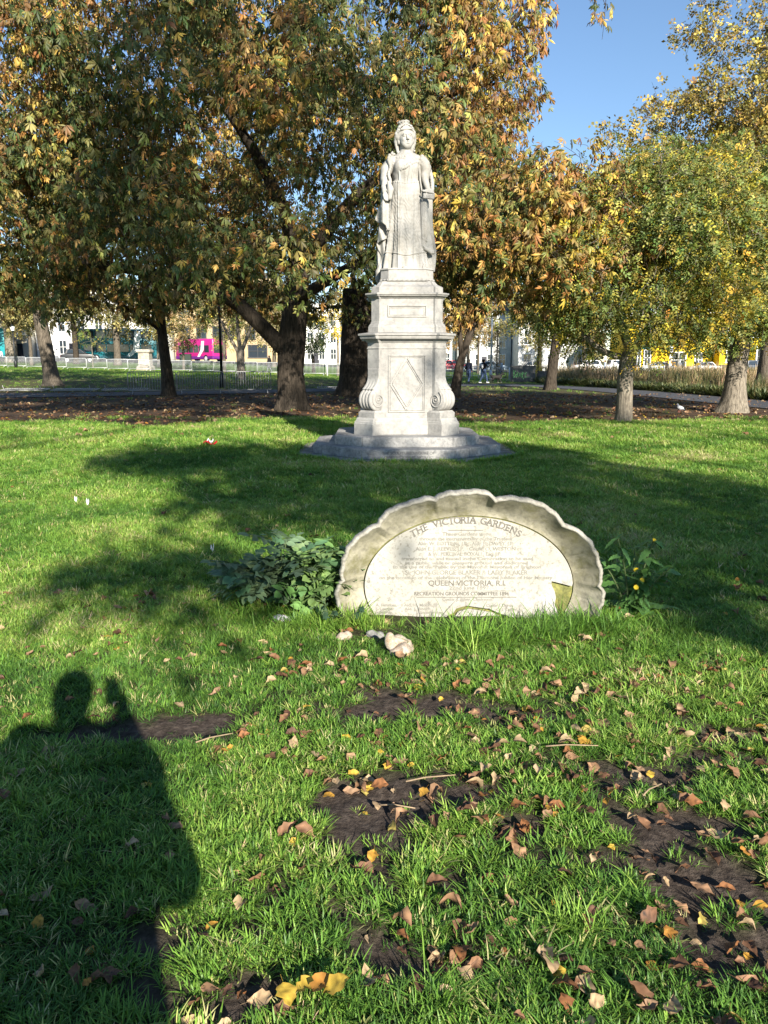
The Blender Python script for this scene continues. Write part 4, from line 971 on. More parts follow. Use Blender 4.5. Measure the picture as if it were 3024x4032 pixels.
# ------------------------------------------------------------------ posts, lamps, signs
def post(name, label, x, y, h, r0, mat, cat='post', r1=None, head=None, base=True):
    root = thing(name, label, cat, (x, y, gzf(x, y)))
    mb = MB(); mb.tube([(0, 0, -.1), (0, 0, h*.5), (0, 0, h)], [r0, (r0+(r1 or r0))/2, r1 or r0], 10); mb.build('column', mat, root, True)
    if base: b = MB(); b.tube([(0, 0, -.05), (0, 0, .5), (0, 0, .6), (0, 0, .9)], [r0*1.7, r0*1.6, r0*1.5, r0], 10); b.build('base', mat, root, True)
    return root
lp = post('lamp_post', 'black heritage lamp post with lantern at the far left behind the barriers', -37.4, 79.5, 3.6, .09, BLACKMETAL, 'lamp post', .05)
mb = MB(); mb.tube([(0, 0, 3.55), (0, 0, 3.65), (0, 0, 3.7)], [.06, .16, .17], 8); mb.tube([(0, 0, 4.12), (0, 0, 4.22), (0, 0, 4.42)], [.27, .16, .03], 8)
mb.build('lantern_frame', BLACKMETAL, lp); g = MB(); g.tube([(0, 0, 3.7), (0, 0, 4.12)], [.15, .24], 8); g.build('lantern_glass', plain('frosted_glass', (.75, .76, .74), .3, .5), lp)
post('lamp_column', 'tall dark lamp column left of the great chestnut trunk', -9.6, 46.2, 8.5, .09, BLACKMETAL, 'lamp post', .06)
post('lamp_column', 'tall pale grey lamp column between the walkers and the people in white', 9.15, 67, 9, .09, GALV, 'lamp post', .06)
post('pole', 'thin white pole between the two big chestnut trunks', -5.25, 72.2, 3.4, .06, WHITEPAINT, 'pole', base=False)
post('pole', 'thin white pole on the far road left of the white car', 35.0, 96, 4.0, .09, WHITEPAINT, 'pole', base=False)
post('pole', 'thin white pole on the far road left of the grey lamp column', 11.5, 94, 4.2, .09, WHITEPAINT, 'pole', base=False)
post('pole', 'thin white pole before the left corner of the yellow shop', 27.3, 90, 2.9, .07, WHITEPAINT, 'pole', base=False)
post('pole', 'slim white pole before the yellow shop between its two signs', 47.0, 99, 3.5, .09, WHITEPAINT, 'pole', base=False)
BLUE = plain('sign_blue', (.02, .06, .35), .5); YEL = plain('yellow_paint', (.72, .46, .02), .6, .3, .12); RED = plain('red_paint', (.55, .02, .025), .5)
for (x, y, lab) in ((35.8, 98, 'white sign plate with a blue disc on a post, left of the two'), (40.8, 92, 'white sign plate with a blue disc on a post, right of the two')):
    p = post('parking_sign', lab, x, y, 3.6, .06, BLACKMETAL, 'sign', base=False)
    b = MB(); b.box((0, -.08, 3.0), (.46, .04, .75), bev=.02); pl = b.build('sign_plate', WHITEPAINT, p)
    d = MB(); d.tube([(0, -.11, 2.92), (0, -.125, 2.92)], [.18, .18], 20); d.build('sign_disc', BLUE, pl)
for (x, y, lab) in ((44.6, 88, 'traffic signal with white backing board left of the thick grey trunk'), (48.5, 84, 'traffic signal with white backing board right of the thick grey trunk')):
    p = post('traffic_signal', lab, x, y, 3.4, .06, BLACKMETAL, 'traffic light', base=False)
    b = MB(); b.box((0, -.05, 3.1), (.5, .03, 1.15), bev=.05); b.build('backing_board', WHITEPAINT, p)
    b = MB(); b.box((0, -.12, 3.1), (.36, .10, 1.0), bev=.04); hd = b.build('signal_head', BLACKMETAL, p)
    for k in range(3):
        l = MB(); l.tube([(0, -.17, 3.4-.3*k), (0, -.20, 3.4-.3*k)], [.10, .095], 14); l.build('lens', plain('lens', (.10, .02, .02) if k == 0 else ((.12, .07, .01) if k == 1 else (.01, .08, .03)), .3), hd)
    if x > 46: b = MB(); b.box((-.1, -.1, 1.5), (.22, .18, 1.0), bev=.03); b.build('push_button_box', YEL, p)
# stone plinth on the far lawn, cabinets
pl = thing('stone_plinth', 'weathered pale stone plinth on the far left lawn behind the barriers', 'plinth', (-24.2, 79.5, gzf(-24.2, 79.5)))
PLST = stone('old_stone', (.5, .47, .40), (.28, .25, .2), 1.2, (.35, .22, .14), .4)
for nm, prof in (('base', [(.75, 0), (.75, .35), (.62, .5)]), ('shaft', [(.58, .49), (.54, 1.75)]), ('cap', [(.56, 1.75), (.68, 1.85), (.68, 2.0), (.60, 2.12)])):
    mb = MB(); mb.loft([[(-a, -a, z), (a, -a, z), (a, a, z), (-a, a, z)] for a, z in prof]); mb.build(nm, PLST, pl, bevel=.01)
CAB = plain('cabinet_green', (.03, .045, .035), .6); CABG = plain('cabinet_grey', (.13, .13, .125), .7, .3, .3)
def cabinet(label, x, y, w_, d_, h, mat, doors, rz=0):
    o = thing('utility_cabinet', label, 'cabinet', (x, y, gzf(x, y)), rz)
    b = MB(); b.box((0, 0, h/2), (w_, d_, h), bev=.02); b.build('body', mat, o)
    c = MB(); c.box((0, 0, h+.02), (w_+.06, d_+.06, .04), bev=.01); c.build('lid', mat, o)
    for i in range(doors):
        p = MB(); ww = w_/doors; p.box((-w_/2+ww*(i+.5), -d_/2-.012, h/2), (ww-.05, .02, h-.12), bev=.006); dd = p.build('door', mat, o)
        q = MB(); q.box((-w_/2+ww*(i+.85), -d_/2-.035, h*.55), (.03, .03, .14), bev=.008); q.build('handle', BLACKMETAL, dd)
    return o
cabinet('dark green utility cabinet at the far road right of the yellow shop sign', -25.3, 100, 1.4, .6, 1.3, CAB, 2)
gc = cabinet('grey utility cabinet with green graffiti beyond the path right of the walkers', 11.0, 62, 1.9, .7, 1.25, CABG, 2)
cabinet('low grey utility cabinet beside the graffiti cabinet', 12.75, 62.3, .9, .6, .85, CABG, 1)
GRAF = plain('spray_green', (.35, .85, .30), .6)
# graffiti: angular sprayed letters as thin strokes
gr = MB(); x0, z0, u = -.78, .36, .15
STR = [[(0, 0), (0, 4), (1, 3.6), (.2, 2.2), (1.3, 1.2), (0, 0)], [(1.6, 0), (1.7, 3), (2.5, 2.6), (1.8, 1.6), (2.6, .2)], [(3, 1), (3.2, 2.4), (4, 2.2), (3.8, .8), (3, 1)], [(4.4, -.3), (4.5, 3)], [(5.4, 2.8), (4.5, 1.3), (5.4, -.8)], [(7, 2.6), (6, 2.4), (6.1, .2), (7.2, .5)], [(6.1, 1.5), (6.8, 1.6)], [(7.8, .4), (8.0, .2)], [(8.5, .4), (8.7, .2)]]
for s in STR: gr.tube([(x0+a*u, -.385, z0+b*u) for a, b in s], .022, 5)
gr.build('graffiti', GRAF, gc)

# ------------------------------------------------------------------ vehicles
def wheel(root, x, y, r_=.33, w_=.22):
    t = MB(); t.tube([(x, y-w_/2, r_), (x, y+w_/2, r_)], [r_, r_], 16); a = t.build('wheel', TYRE, root)
    q = MB(); s = -1 if y < 0 else 1; q.tube([(x, y+s*(w_/2-.02), r_), (x, y+s*(w_/2+.012), r_)], [r_*.62, r_*.58], 12); q.build('rim', GALV, a)
def car(label, x, y, rz, col, suv=False, group=None, name='parked_car'):
    root = thing(name, label, 'car', (x, y, gzf(x, y)+.05), rz, group); pm = plain('car_paint', col, .25, .6, .05)
    h = .2 if suv else 0
    body = MB(); W = .88
    side = [(-2.1, .32), (-2.15, .62), (-2.05, .90+h*.5), (-1.2, .98+h*.6), (1.0, .98+h*.6), (1.75, .90+h*.5), (2.1, .72), (2.15, .45), (2.05, .30)]
    rings = []
    for yy, sc in ((-W, .93), (-W*.96, .985), (-W*.8, 1.), (W*.8, 1.), (W*.96, .985), (W, .93)): rings.append([(a*(.985 if abs(yy) > W*.97 else 1), yy, .3+(b-.3)*sc) for a, b in side])
    body.loft(rings); bo = body.build('body', pm, root, True, .03)
    cab = MB(); cs = [(-1.55 if suv else -1.35, .95+h*.6), (-1.35 if suv else -.85, 1.45+h), (.25, 1.47+h), (1.0, .97+h*.6)]
    cab.loft([[(a, yy*(1 if b < 1.2 else .82), b) for a, b in cs] for yy in (-.84, .84)]); cb = cab.build('cabin', pm, root, False, .05)
    for s in (-1, 1):
        g = MB(); q = [(-1.30 if suv else -1.15, 1.02+h*.6), (-1.18 if suv else -.80, 1.37+h), (-.22, 1.40+h), (-.22, 1.02+h*.6)]; g.loft([[(a, s*((.85 if b < 1.2 else .725)+k), b) for a, b in q] for k in (0, .012)]); g.build('side_window', GLASS, cb)
        g = MB(); q = [(-.14, 1.02+h*.6), (-.14, 1.40+h), (.22, 1.40+h), (.82, 1.02+h*.6)]; g.loft([[(a, s*((.85 if b < 1.2 else .725)+k), b) for a, b in q] for k in (0, .012)]); g.build('side_window', GLASS, cb)
    for (xa, za, xb, zb, nm) in ((.97, 1.02+h*.6, .31, 1.42+h, 'windscreen'), (-1.50 if suv else -1.28, 1.02+h*.6, -1.38 if suv else -.92, 1.40+h, 'rear_window')):
        g = MB(); e = .02 if xa > 0 else -.02; g.loft([[(xa+e+k, -.76, za), (xa+e+k, .76, za), (xb+e+k, .64, zb), (xb+e+k, -.64, zb)] for k in (0, .012 if xa > 0 else -.012)]); g.build(nm, GLASS, cb)
    for s in (-1, 1):
        for xx in (-1.3, 1.35): wheel(root, xx, s*.80)
        l = MB(); l.box((2.10, s*.62, .68), (.08, .34, .13), bev=.03); l.build('headlight', plain('lamp_lens', (.7, .72, .72), .15, .6), root)
        l = MB(); l.box((-2.10, s*.66, .78), (.08, .26, .16), bev=.03); l.build('tail_light', RED, root)
        m_ = MB(); m_.box((.72, s*.98, 1.05+h*.6), (.12, .18, .11), bev=.03); m_.build('mirror', pm, root)
    return root
car('white four-by-four on the far road right of the graffiti cabinet', 26.3, 101, R(178), (.75, .75, .74), True)
car('white car on the far road before the yellow shop corner', 31.0, 103, R(5), (.74, .74, .73), True)
car('silver car before the yellow shop left of the dark figures', 35.0, 100, R(172), (.5, .51, .52))
car('white hatchback in front of the yellow shop window', 40.0, 98, R(182), (.76, .76, .75))
car('dark blue-grey car before the right half of the yellow shop', 46.0, 97, R(3), (.05, .07, .11), True)
car('second dark car at the right end of the yellow shop', 52.0, 95, R(0), (.06, .07, .09))
car('small red car on the far road right of the pedestal', 9.2, 106, R(10), (.5, .02, .03))
car('pale blue car on the far road right of the red one', 14.5, 107, R(8), (.35, .42, .5))
car('dark car in front of the classical house', 20.0, 105.5, R(4), (.04, .045, .05))
car('black car parked before the white terrace on the left', -38.5, 99, R(15), (.02, .02, .022), True)
def bus(label, x, y, rz, col, col2, hgt, ln, decks=1):
    root = thing('bus', label, 'bus', (x, y, gzf(x, y)+.05), rz); pm = plain('bus_paint', col, .35, .5, .05); p2 = plain('bus_band', col2, .35, .5, .05)
    b = MB(); b.box((0, 0, .35+(hgt-.35)/2), (ln, 2.5, hgt-.35), bev=.18); bo = b.build('body', pm, root, True)
    s_ = MB(); s_.box((0, 0, .62), (ln+.02, 2.52, .5), bev=.1); s_.build('lower_band', p2, bo)
    for dk in range(decks):
        z = 1.75+dk*1.75
        for s in (-1, 1):
            n = 6
            for i in range(n):
                g = MB(); ww = (ln-1.4)/n; g.box((-ln/2+.7+ww*(i+.5), s*1.252, z), (ww-.12, .02, .95), bev=.006); g.build('side_window', GLASS, bo)
        for s in (-1, 1): g = MB(); g.box((s*(ln/2+.002), 0, z), (.03, 2.1, 1.1), bev=.01); g.build('windscreen' if s > 0 else 'rear_window', GLASS, bo)
    for s in (-1, 1):
        for xx in (-ln*.28, ln*.32): wheel(root, xx, s*1.12, .48, .28)
    w_ = MB(); w_.loft([[(ln*.10, yy, .7), (ln*.16, yy, .7), (ln*.27, yy, 1.6), (ln*.29, yy, hgt-.3), (ln*.22, yy, hgt-.3), (ln*.19, yy, 1.6)] for yy in (-1.285, -1.27)]); w_.build('white_stripe', WHITEPAINT, bo)
    return root
bus('magenta and purple single-deck bus on the far left road', -25.3, 108.5, R(-38), (.50, .02, .20), (.14, .02, .2), 3.1, 8.)
bus('teal double-deck bus behind the tree trunks at the far left', -35.0, 104, R(10), (.01, .13, .16), (.01, .09, .12), 4.2, 10., 2)
bus('teal bus cut by the left edge of the picture', -54.5, 103.5, R(5), (.01, .25, .28), (.01, .12, .15), 4.2, 10., 2)

# ------------------------------------------------------------------ buildings along the far road
def house(label, x0, x1, y, dep, h, wall, wins, name='town_house', roof='parapet', frame=WHITEPAINT, doors=(), rz=0, extra=None, ledge=True):
    cx = (x0+x1)/2; root = thing(name, label, 'building', (cx, y, gzf(cx, y)-.1), rz); w_ = x1-x0
    b = MB(); b.box((0, dep/2, h/2), (w_, dep, h)); wl = b.build('wall', wall, root)
    if roof == 'parapet':
        r_ = MB(); r_.box((0, dep/2, h+.15), (w_+.3, dep+.3, .3)); r_.box((0, .0, h+.55), (w_, .3, .5)); r_.build('parapet', frame, root)
    else:
        r_ = MB(); r_.loft([[(-w_/2-.2, -.3, h), (w_/2+.2, -.3, h), (w_/2+.2, dep+.3, h), (-w_/2-.2, dep+.3, h)], [(-w_/2+.5, dep*.45, h+2.4), (w_/2-.5, dep*.45, h+2.4), (w_/2-.5, dep*.55, h+2.4), (-w_/2+.5, dep*.55, h+2.4)]]); ro = r_.build('roof', plain('slate', (.10, .10, .11), .8), root)
        c = MB(); c.box((w_*.3, dep*.5, h+2.6), (1.2, .7, 1.6)); c.build('chimney', plain('chimney_brick', (.25, .14, .10), .9), ro)
    for (wx, wz, ww, wh) in wins:
        f = MB()
        for (ax, az, aw, ah) in ((wx, wz+wh/2, ww+.24, .12), (wx, wz-wh/2, ww+.34, .14), (wx-ww/2, wz, .12, wh-.13), (wx+ww/2, wz, .12, wh-.13), (wx, wz, .06, wh-.13), (wx, wz+.05, ww-.13, .06)): f.box((ax, -.05, az), (aw, .16 if aw < ww else .2, ah))
        fo_ = f.build('window', frame, root); g = MB(); g.box((wx, -.012, wz), (ww-.02, .03, wh-.02)); g.build('pane', GLASS, fo_)
    for (dx, dw, dh, dm) in doors:
        d = MB(); d.box((dx, -.04, dh/2), (dw, .10, dh), bev=.02); dd = d.build('door', dm, root); k = MB(); k.box((dx+dw*.35, -.11, dh*.45), (.08, .06, .2)); k.build('handle', BLACKMETAL, dd)
    return root
def wgrid(xs, zs, w_, h): return [(x, z, w_, h) for x in xs for z in zs]
RW = plain('white_render', (.74, .73, .70), .8, .2, .10, .6); CREAM = plain('cream_brick', (.46, .35, .21), .85, .2, .15, 1.); YELW = plain('yellow_wall', (.70, .47, .015), .7, .2, .12, .8); GREYR = plain('grey_render', (.50, .50, .48), .85, .2, .15, .6); TEALG = plain('teal_cladding', (.10, .22, .24), .3, .6, .15, .5)
DARKD = plain('dark_door', (.04, .04, .05), .5); GREEND = plain('green_door', (.01, .14, .07), .5)
cafe = house('cream cafe house with dark awning at the far left', -66, -51, 113, 10, 10, plain('cream_render', (.62, .58, .48), .8, .2, .1, .6), wgrid((-6, -3, 0, 3, 6), (4.6, 7.8), 1.2, 2.0)+wgrid((-5, -1, 3), (1.7,), 2.2, 1.8), doors=((6, 1.2, 2.3, DARKD),))
aw = MB(); aw.loft([[(-7, -.0, 3.2), (7, -.0, 3.2), (7, -3.0, 2.5), (-7, -3.0, 2.5)], [(-7, -.0, 3.3), (7, -.0, 3.3), (7, -3.05, 2.56), (-7, -3.05, 2.56)]]); aw.build('awning', plain('awning_cloth', (.16, .16, .16), .9), cafe)
house('bright white terrace house behind the small tree on the far left', -50.8, -40.2, 115, 10, 11, RW, wgrid((-4, -1.4, 1.4, 4), (1.8, 5.0, 8.4), 1.1, 2.0), doors=((0, 1.1, 2.4, DARKD),))
house('plain white house left of the cream block', -40, -34, 118, 10, 9, RW, wgrid((-1.8, 1.8), (1.8, 4.8, 7.4), 1.0, 1.7), roof='pitched')
cb_ = house('cream brick block with large windows behind the magenta bus', -33.5, -17, 126, 12, 13, CREAM, wgrid((-6.5, -3.9, -1.3, 1.3, 3.9, 6.5), (4.6, 8.0, 11.2), 1.5, 1.9)+wgrid((-5, 5), (1.7,), 3.0, 2.0), frame=plain('dark_frame', (.08, .08, .08), .5))
sg = MB(); sg.box((-2.0, -.2, 2.4), (1.6, .25, 1.6), bev=.05); sg.build('shop_sign', YEL, cb_)
for k, (a, b, lab, m) in enumerate(((-16.5, -7, 'white house far behind the great chestnut trunk', RW), (-6.8, 3, 'white house far behind the second chestnut', RW), (3.2, 12, 'white house far behind the leaning tree', RW), (12.2, 21, 'grey house left of the classical house', GREYR))):
    house(lab, a, b, 136-2*k, 10, 9.5, m, wgrid((-3, -1, 1, 3), (1.8, 4.6, 7.4), 1.0, 1.8), roof='pitched' if k % 2 else 'parapet', doors=((0, 1., 2.3, DARKD),))
ch = house('pale classical house with arched windows beyond the graffiti cabinet', 21.2, 32, 124, 10, 12, plain('stucco', (.55, .55, .53), .8, .2, .12, .6), wgrid((-4, -1.4, 1.4, 4), (5.2, 8.8), 1.2, 2.2)+wgrid((-4, 4), (1.7,), 1.3, 2.), doors=((0, 1.3, 2.6, DARKD),))
for wx in (-4, -1.4, 1.4, 4):
    a = MB(); a.tube([(wx+.72*math.cos(q), -.1, 6.35+.6*math.sin(q)) for q in np.linspace(0, math.pi, 12)], .1, 6); a.build('window_arch', WHITEPAINT, ch)
ys = house('bright yellow painted shop with white windows at the right', 34.2, 46.0, 110, 9, 7.5, YELW, [(-4.6, 2.0, .9, 2.6), (-3.2, 2.0, .9, 2.2), (1.2, 1.7, 2.0, 2.2), (4.0, 1.7, 1.0, 2.0)]+wgrid((-4, -1, 2, 4.8), (5.6,), 1.0, 1.6), doors=((-5.5, .7, 2.3, GREEND),))
sg = MB(); sg.box((-3.6, -.2, 3.55), (1.9, .2, .55), bev=.03); sg.build('shop_sign', plain('teal_sign', (.05, .30, .32), .5), ys)
y2 = house('yellow painted shop with dark base continuing right behind the trunk', 46.2, 57.0, 108, 9, 7.5, YELW, [(-4.0, 2.2, 1.0, 1.6), (0.2, 2.2, 1.0, 1.8), (3.2, 2.2, 1.2, 1.6)]+wgrid((-4, -1, 2, 4.4), (5.6,), 1.0, 1.6))
b = MB(); b.box((0, -.03, .55), (10.7, .08, 1.1)); b.build('plinth_band', plain('dark_band', (.05, .05, .06), .7), y2)
b = MB(); b.box((1.0, -.15, 3.3), (2.2, .12, .45), bev=.02); b.build('shop_sign', BLACKMETAL, y2)
gl = house('teal glass-fronted building at the right edge', 57.4, 75, 104, 12, 10, TEALG, wgrid((-7, -4.4, -1.8, .8, 3.4, 6), (1.8, 4.6, 7.6), 2.2, 2.3), frame=plain('teal_frame', (.07, .13, .14), .4))
# house far behind on the rise, closing the view

# ------------------------------------------------------------------ background trees
rb = np.random.default_rng(21)
def small_tree(name, label, x, y, h, cr, cz, pal, n, per, ls, rad=.12, bark=BARK_MID, leaf='pin', tall=1.0, trunk_h=None, **kw):
    th = trunk_h or cz-cr*.6
    return tree(name, label, (x, y), [(0, 0, -.1), (.03, 0, th*.5), (0, 0, th), (0, 0, th+.5)], [rad, rad*.9, rad*.8, rad*.7], ell_blobs((0, 0, cz), (cr, cr, cr*tall), n, rb, cr*.22, cr*.34, .35, .3), per, pal, leaf, ls, bark, rb, rad*.4, rad*.6, 5, tw=1, wid=.36, **kw)
small_tree('young_tree', 'slim young tree with pale leaves before the white terrace', -31.6, 85, 5, 1.6, 3.6, PAL_GREEN, 16, 40, .30, .05, BARK_GREY)
small_tree('plane_tree', 'thick mottled trunk of the leftmost far tree behind the lamp post', -47, 99, 12, 5, 8.5, PAL_RUST, 30, 34, .7, .75, BARK_GREY)
small_tree('far_tree', 'dark trunked tree before the white terrace on the far left', -37.7, 96, 10, 4.2, 8, PAL_OLIVE, 28, 34, .6, .35, BARK_DARK)
small_tree('far_tree', 'olive leaved tree before the teal bus', -32.3, 95, 10, 4.5, 7.8, PAL_OLIVE, 30, 34, .6, .42, BARK_MID)
small_tree('far_tree', 'golden leaved tree left of the magenta bus', -26.5, 92, 8, 3.2, 5.8, PAL_YEL[2:]+PAL_OLIVE, 24, 34, .5, .16, BARK_GREY)
small_tree('young_tree', 'small green tree in front of the magenta bus', -20.3, 98, 5, 1.7, 3.3, PAL_GREEN, 14, 34, .36, .06, BARK_GREY)
r7 = np.random.default_rng(31)
tree('multi_stem_tree', 'many-limbed grey tree with thinning leaves left of the great chestnut, beyond the barriers', (-10.7, 58.5), [(0, 0, -.2), (0, 0, .8), (0, 0, 1.6), (.0, 0, 2.2)], [.34, .30, .28, .30], ell_blobs((0, 0, 6.0), (3.6, 3.4, 3.2), 46, r7, .6, 1.0, .3, None, 3.2), 30, PAL_OLIVE, 'pin', .36, BARK_GREY, r7, .12, .12, 5, tw=4, wid=.36,
     extra=[(bez((0, 0, 1.8), (-.5, 0, 2.6), (-1.5, 0, 4.6), 7), list(np.linspace(.16, .07, 7))), (bez((0, 0, 2.0), (-.1, 0, 3.0), (-.2, 0, 5.5), 7), list(np.linspace(.18, .08, 7))), (bez((0, 0, 2.0), (.6, 0, 3.0), (1.3, 0, 5.2), 7), list(np.linspace(.17, .07, 7)))])
small_tree('far_tree', 'dark evergreen tree seen between the two chestnut trunks', -7.6, 84, 7, 2.6, 4.6, PAL_DARK, 30, 60, .42, .2, BARK_DARK, trunk_h=1.4)
small_tree('young_tree', 'young tree with pale trunk and bright yellow leaves between the chestnut trunks', -4.3, 73, 8, 2.3, 5.9, PAL_YEL, 26, 46, .34, .13, BARK_GREY, trunk_h=3.4)
small_tree('far_tree', 'bronze leaved tree hanging over the barriers before the cream block', -21.5, 84, 8, 3.2, 5.6, PAL_RUST+PAL_OLIVE, 30, 46, .42, .14, BARK_MID)
small_tree('far_tree', 'loose olive tree before the white terrace beyond the barriers', -40.5, 90, 9, 3.8, 6.6, PAL_OLIVE, 30, 44, .46, .2, BARK_MID)
small_tree('far_tree', 'golden green tree behind the slim chestnut', -15.5, 76, 8, 3.0, 6.2, PAL_GREEN+PAL_OLIVE, 30, 46, .40, .15, BARK_MID)
small_tree('far_tree', 'loose brown tree behind the walkers', 9.0, 84, 8, 2.8, 6.0, PAL_RUST, 28, 46, .40, .15, BARK_MID)
small_tree('far_tree', 'green tree over the planting behind the graffiti cabinet', 16.5, 76, 8, 3.0, 5.8, PAL_GREEN, 28, 46, .40, .15, BARK_MID)
small_tree('far_tree', 'olive tree far behind the great chestnut', -14, 100, 9, 4.4, 6.6, PAL_OLIVE, 34, 34, .55, .25, BARK_MID)
small_tree('far_tree', 'pale green tree far behind the second chestnut', -2.0, 104, 10, 4.6, 7.0, PAL_GREEN, 34, 34, .55, .25, BARK_MID)
small_tree('far_tree', 'brown leaved tree just right of the pedestal by the road', 6.6, 97, 9, 3.4, 6.0, PAL_RUST, 32, 34, .46, .28, BARK_GREY)
small_tree('far_tree', 'olive tree left of the grey lamp column by the road', 11.8, 98, 9, 3.2, 6.0, PAL_OLIVE, 32, 36, .46, .2, BARK_MID)
small_tree('far_tree', 'dark olive tree behind the graffiti cabinet', 19.0, 96, 10, 4.0, 7.0, PAL_OLIVE, 34, 34, .5, .3, BARK_DARK)
small_tree('far_tree', 'brown tree behind the white four-by-four', 27.5, 108, 10, 4.2, 7.6, PAL_RUST, 32, 32, .55, .3, BARK_MID)
small_tree('young_tree', 'young green tree with thin stake-like stem in the tall grass bed', 15.2, 61, 4.5, 1.6, 2.9, PAL_GREEN, 20, 50, .28, .05, BARK_GREY, tall=.65, trunk_h=2.0)
small_tree('young_tree', 'young tree with orange leaves before the yellow shop', 33.0, 88, 5, 1.3, 3.7, PAL_YEL[:1]+PAL_RUST, 14, 36, .32, .07, BARK_GREY, trunk_h=2.4)
small_tree('far_tree', 'thin tree with pale trunk before the yellow shop window', 41.3, 90, 7, 2.4, 5.6, PAL_GREEN, 22, 40, .40, .16, BARK_GREY, trunk_h=3.4)
small_tree('far_tree', 'green tree at the far right edge by the glass building', 56.5, 96, 9, 4.2, 6.8, PAL_GREEN, 26, 34, .5, .3, BARK_MID)
small_tree('far_tree', 'olive tree filling the gap far left of the picture', -58, 108, 11, 6, 8.5, PAL_OLIVE, 34, 34, .7, .4, BARK_DARK)
for (x, y, pal, lab) in ((9.95, 69, PAL_RUST, 'slender column of russet ivy beside the grey lamp column'), (13.0, 66, PAL_YEL, 'slender column of yellow ivy behind the graffiti cabinet')):
    tree('columnar_tree', lab, (x, y), [(0, 0, -.1), (0, 0, 2), (0, 0, 4.4)], [.07, .06, .05], [(np.array([rb.normal(0, .07), rb.normal(0, .07), z]), .30) for z in np.linspace(.8, 4.6, 18)], 260, pal, 'pin', .16, BARK_MID, rb, .03, .03, 5, tw=0, wid=.4)
# distant wooded skyline behind the houses
V_, F_, C_s = [], [], []
Pw = []
for i in range(60):
    x = -150+300*i/59+rb.normal(0, 2); y = 168+rb.normal(0, 5); hh = rb.uniform(7, 13)
    for k in range(26): Pw.append((x+rb.normal(0, 2.4), y+rb.normal(0, 2), hh*.55+rb.normal(0, hh*.22)+gzf(x, y)))
Pw = np.array(Pw); O_ = unit(rb.normal(0, 1, Pw.shape)); d_, s_, n_ = frames(O_, rb); V, F, C = pinnate(Pw, d_, s_, n_, np.full(len(Pw), 2.6), pick(PAL_OLIVE+PAL_GREEN, len(Pw), rb), rb, 7, .42)
fw = link('distant_trees', np_mesh('distant_trees', V, F, LEAF, False, C)); fw['kind'] = 'stuff'; tag(fw, 'distant belt of olive and brown trees behind the houses', 'trees')

# ------------------------------------------------------------------ trees standing behind the viewer, whose shade falls on the lawn
rs = np.random.default_rng(41)
def shade(label, x, y, cz, rad, n, per, bz=.7, th=None, ls=.42, **k):
    th = th or cz-rad[2]*.8
    return tree('shade_tree', label, (x, y), [(0, 0, -.1), (0, 0, th*.5), (.1, 0, th)], [.3, .25, .18], ell_blobs((0, 0, cz), rad, n, rs, bz, bz*1.5, .15, None), per, PAL_GREEN, 'pin', ls, BARK_MID, rs, .15, .1, 7, tw=1, wid=.36, **k)
TE = math.tan(SUN_EL)
def sprays(x, y, areas, bz):
    """leaf sprays of a tree at (x,y): areas are (u0,u1,y0,y1,n): strips of lawn, measured across and along the light, that they shade"""
    out = []
    for (u0, u1, g0, g1, n) in areas:
        for _ in range(n):
            u = rs.uniform(u0, u1); g = rs.uniform(g0, g1); ty = y+rs.uniform(-2, 2); s = (g-ty)/.936
            out.append((np.array([u-.375*ty-x, ty-y, s*TE]), bz*rs.uniform(.75, 1.25)))
    return out
def shade_tree(label, x, y, areas, bz, per, th, ls=.40):
    return tree('shade_tree', label, (x, y), [(0, 0, -.1), (0, 0, th*.5), (.1, 0, th)], [.3, .25, .18], sprays(x, y, areas, bz), per, PAL_GREEN, 'pin', ls, BARK_MID, rs, .15, .1, 7, tw=1, wid=.36)
shade_tree('broad leafy tree standing behind the viewer to the right', 8.2, -8.0, [(.15, .4, 5.9, 6.5, 2), (1.3, 2.8, 8.3, 15.0, 20), (2.8, 4.6, 7.6, 15.2, 30), (4.6, 6.4, 7.6, 12.4, 20), (6.4, 8.0, 7.6, 15.0, 26), (.3, 1.3, 11.5, 13.8, 6), (3.9, 6.0, 5.2, 7.6, 14), (6.0, 8.2, 5.5, 7.6, 8)], .50, 90, 6.0)
shade_tree('tall tree farther behind the viewer on the right', 15.5, -16, [(7.0, 13, 18.5, 27, 26), (4.4, 6.4, 17, 24, 4)], .42, 70, 11., .3)
shade_tree('tall tree behind the viewer at the far right', 22.5, -17, [(13, 20, 19, 27, 28), (9.5, 14, 14.5, 18, 5)], .42, 70, 11., .3)
shade_tree('tall slender tree behind the viewer between the others', 3.8, -16, [(.5, 4.3, 20, 26, 13), (.5, 4.3, 27, 43, 84), (-2.6, .5, 26.5, 34, 40), (-6, -2.6, 27, 31, 14), (4.4, 7.4, 31.5, 43, 44), (6.9, 7.5, 27.5, 31, 5), (11.3, 13.8, 38, 44, 14), (2.6, 4.6, 38, 43, 8)], .50, 75, 13., .34)
shade_tree('tall tree behind the viewer on the left', 1.0, -15, [(-5.5, -1.2, 13.5, 17, 12), (-8, 0, 21.5, 29, 22)], .45, 70, 11., .3)

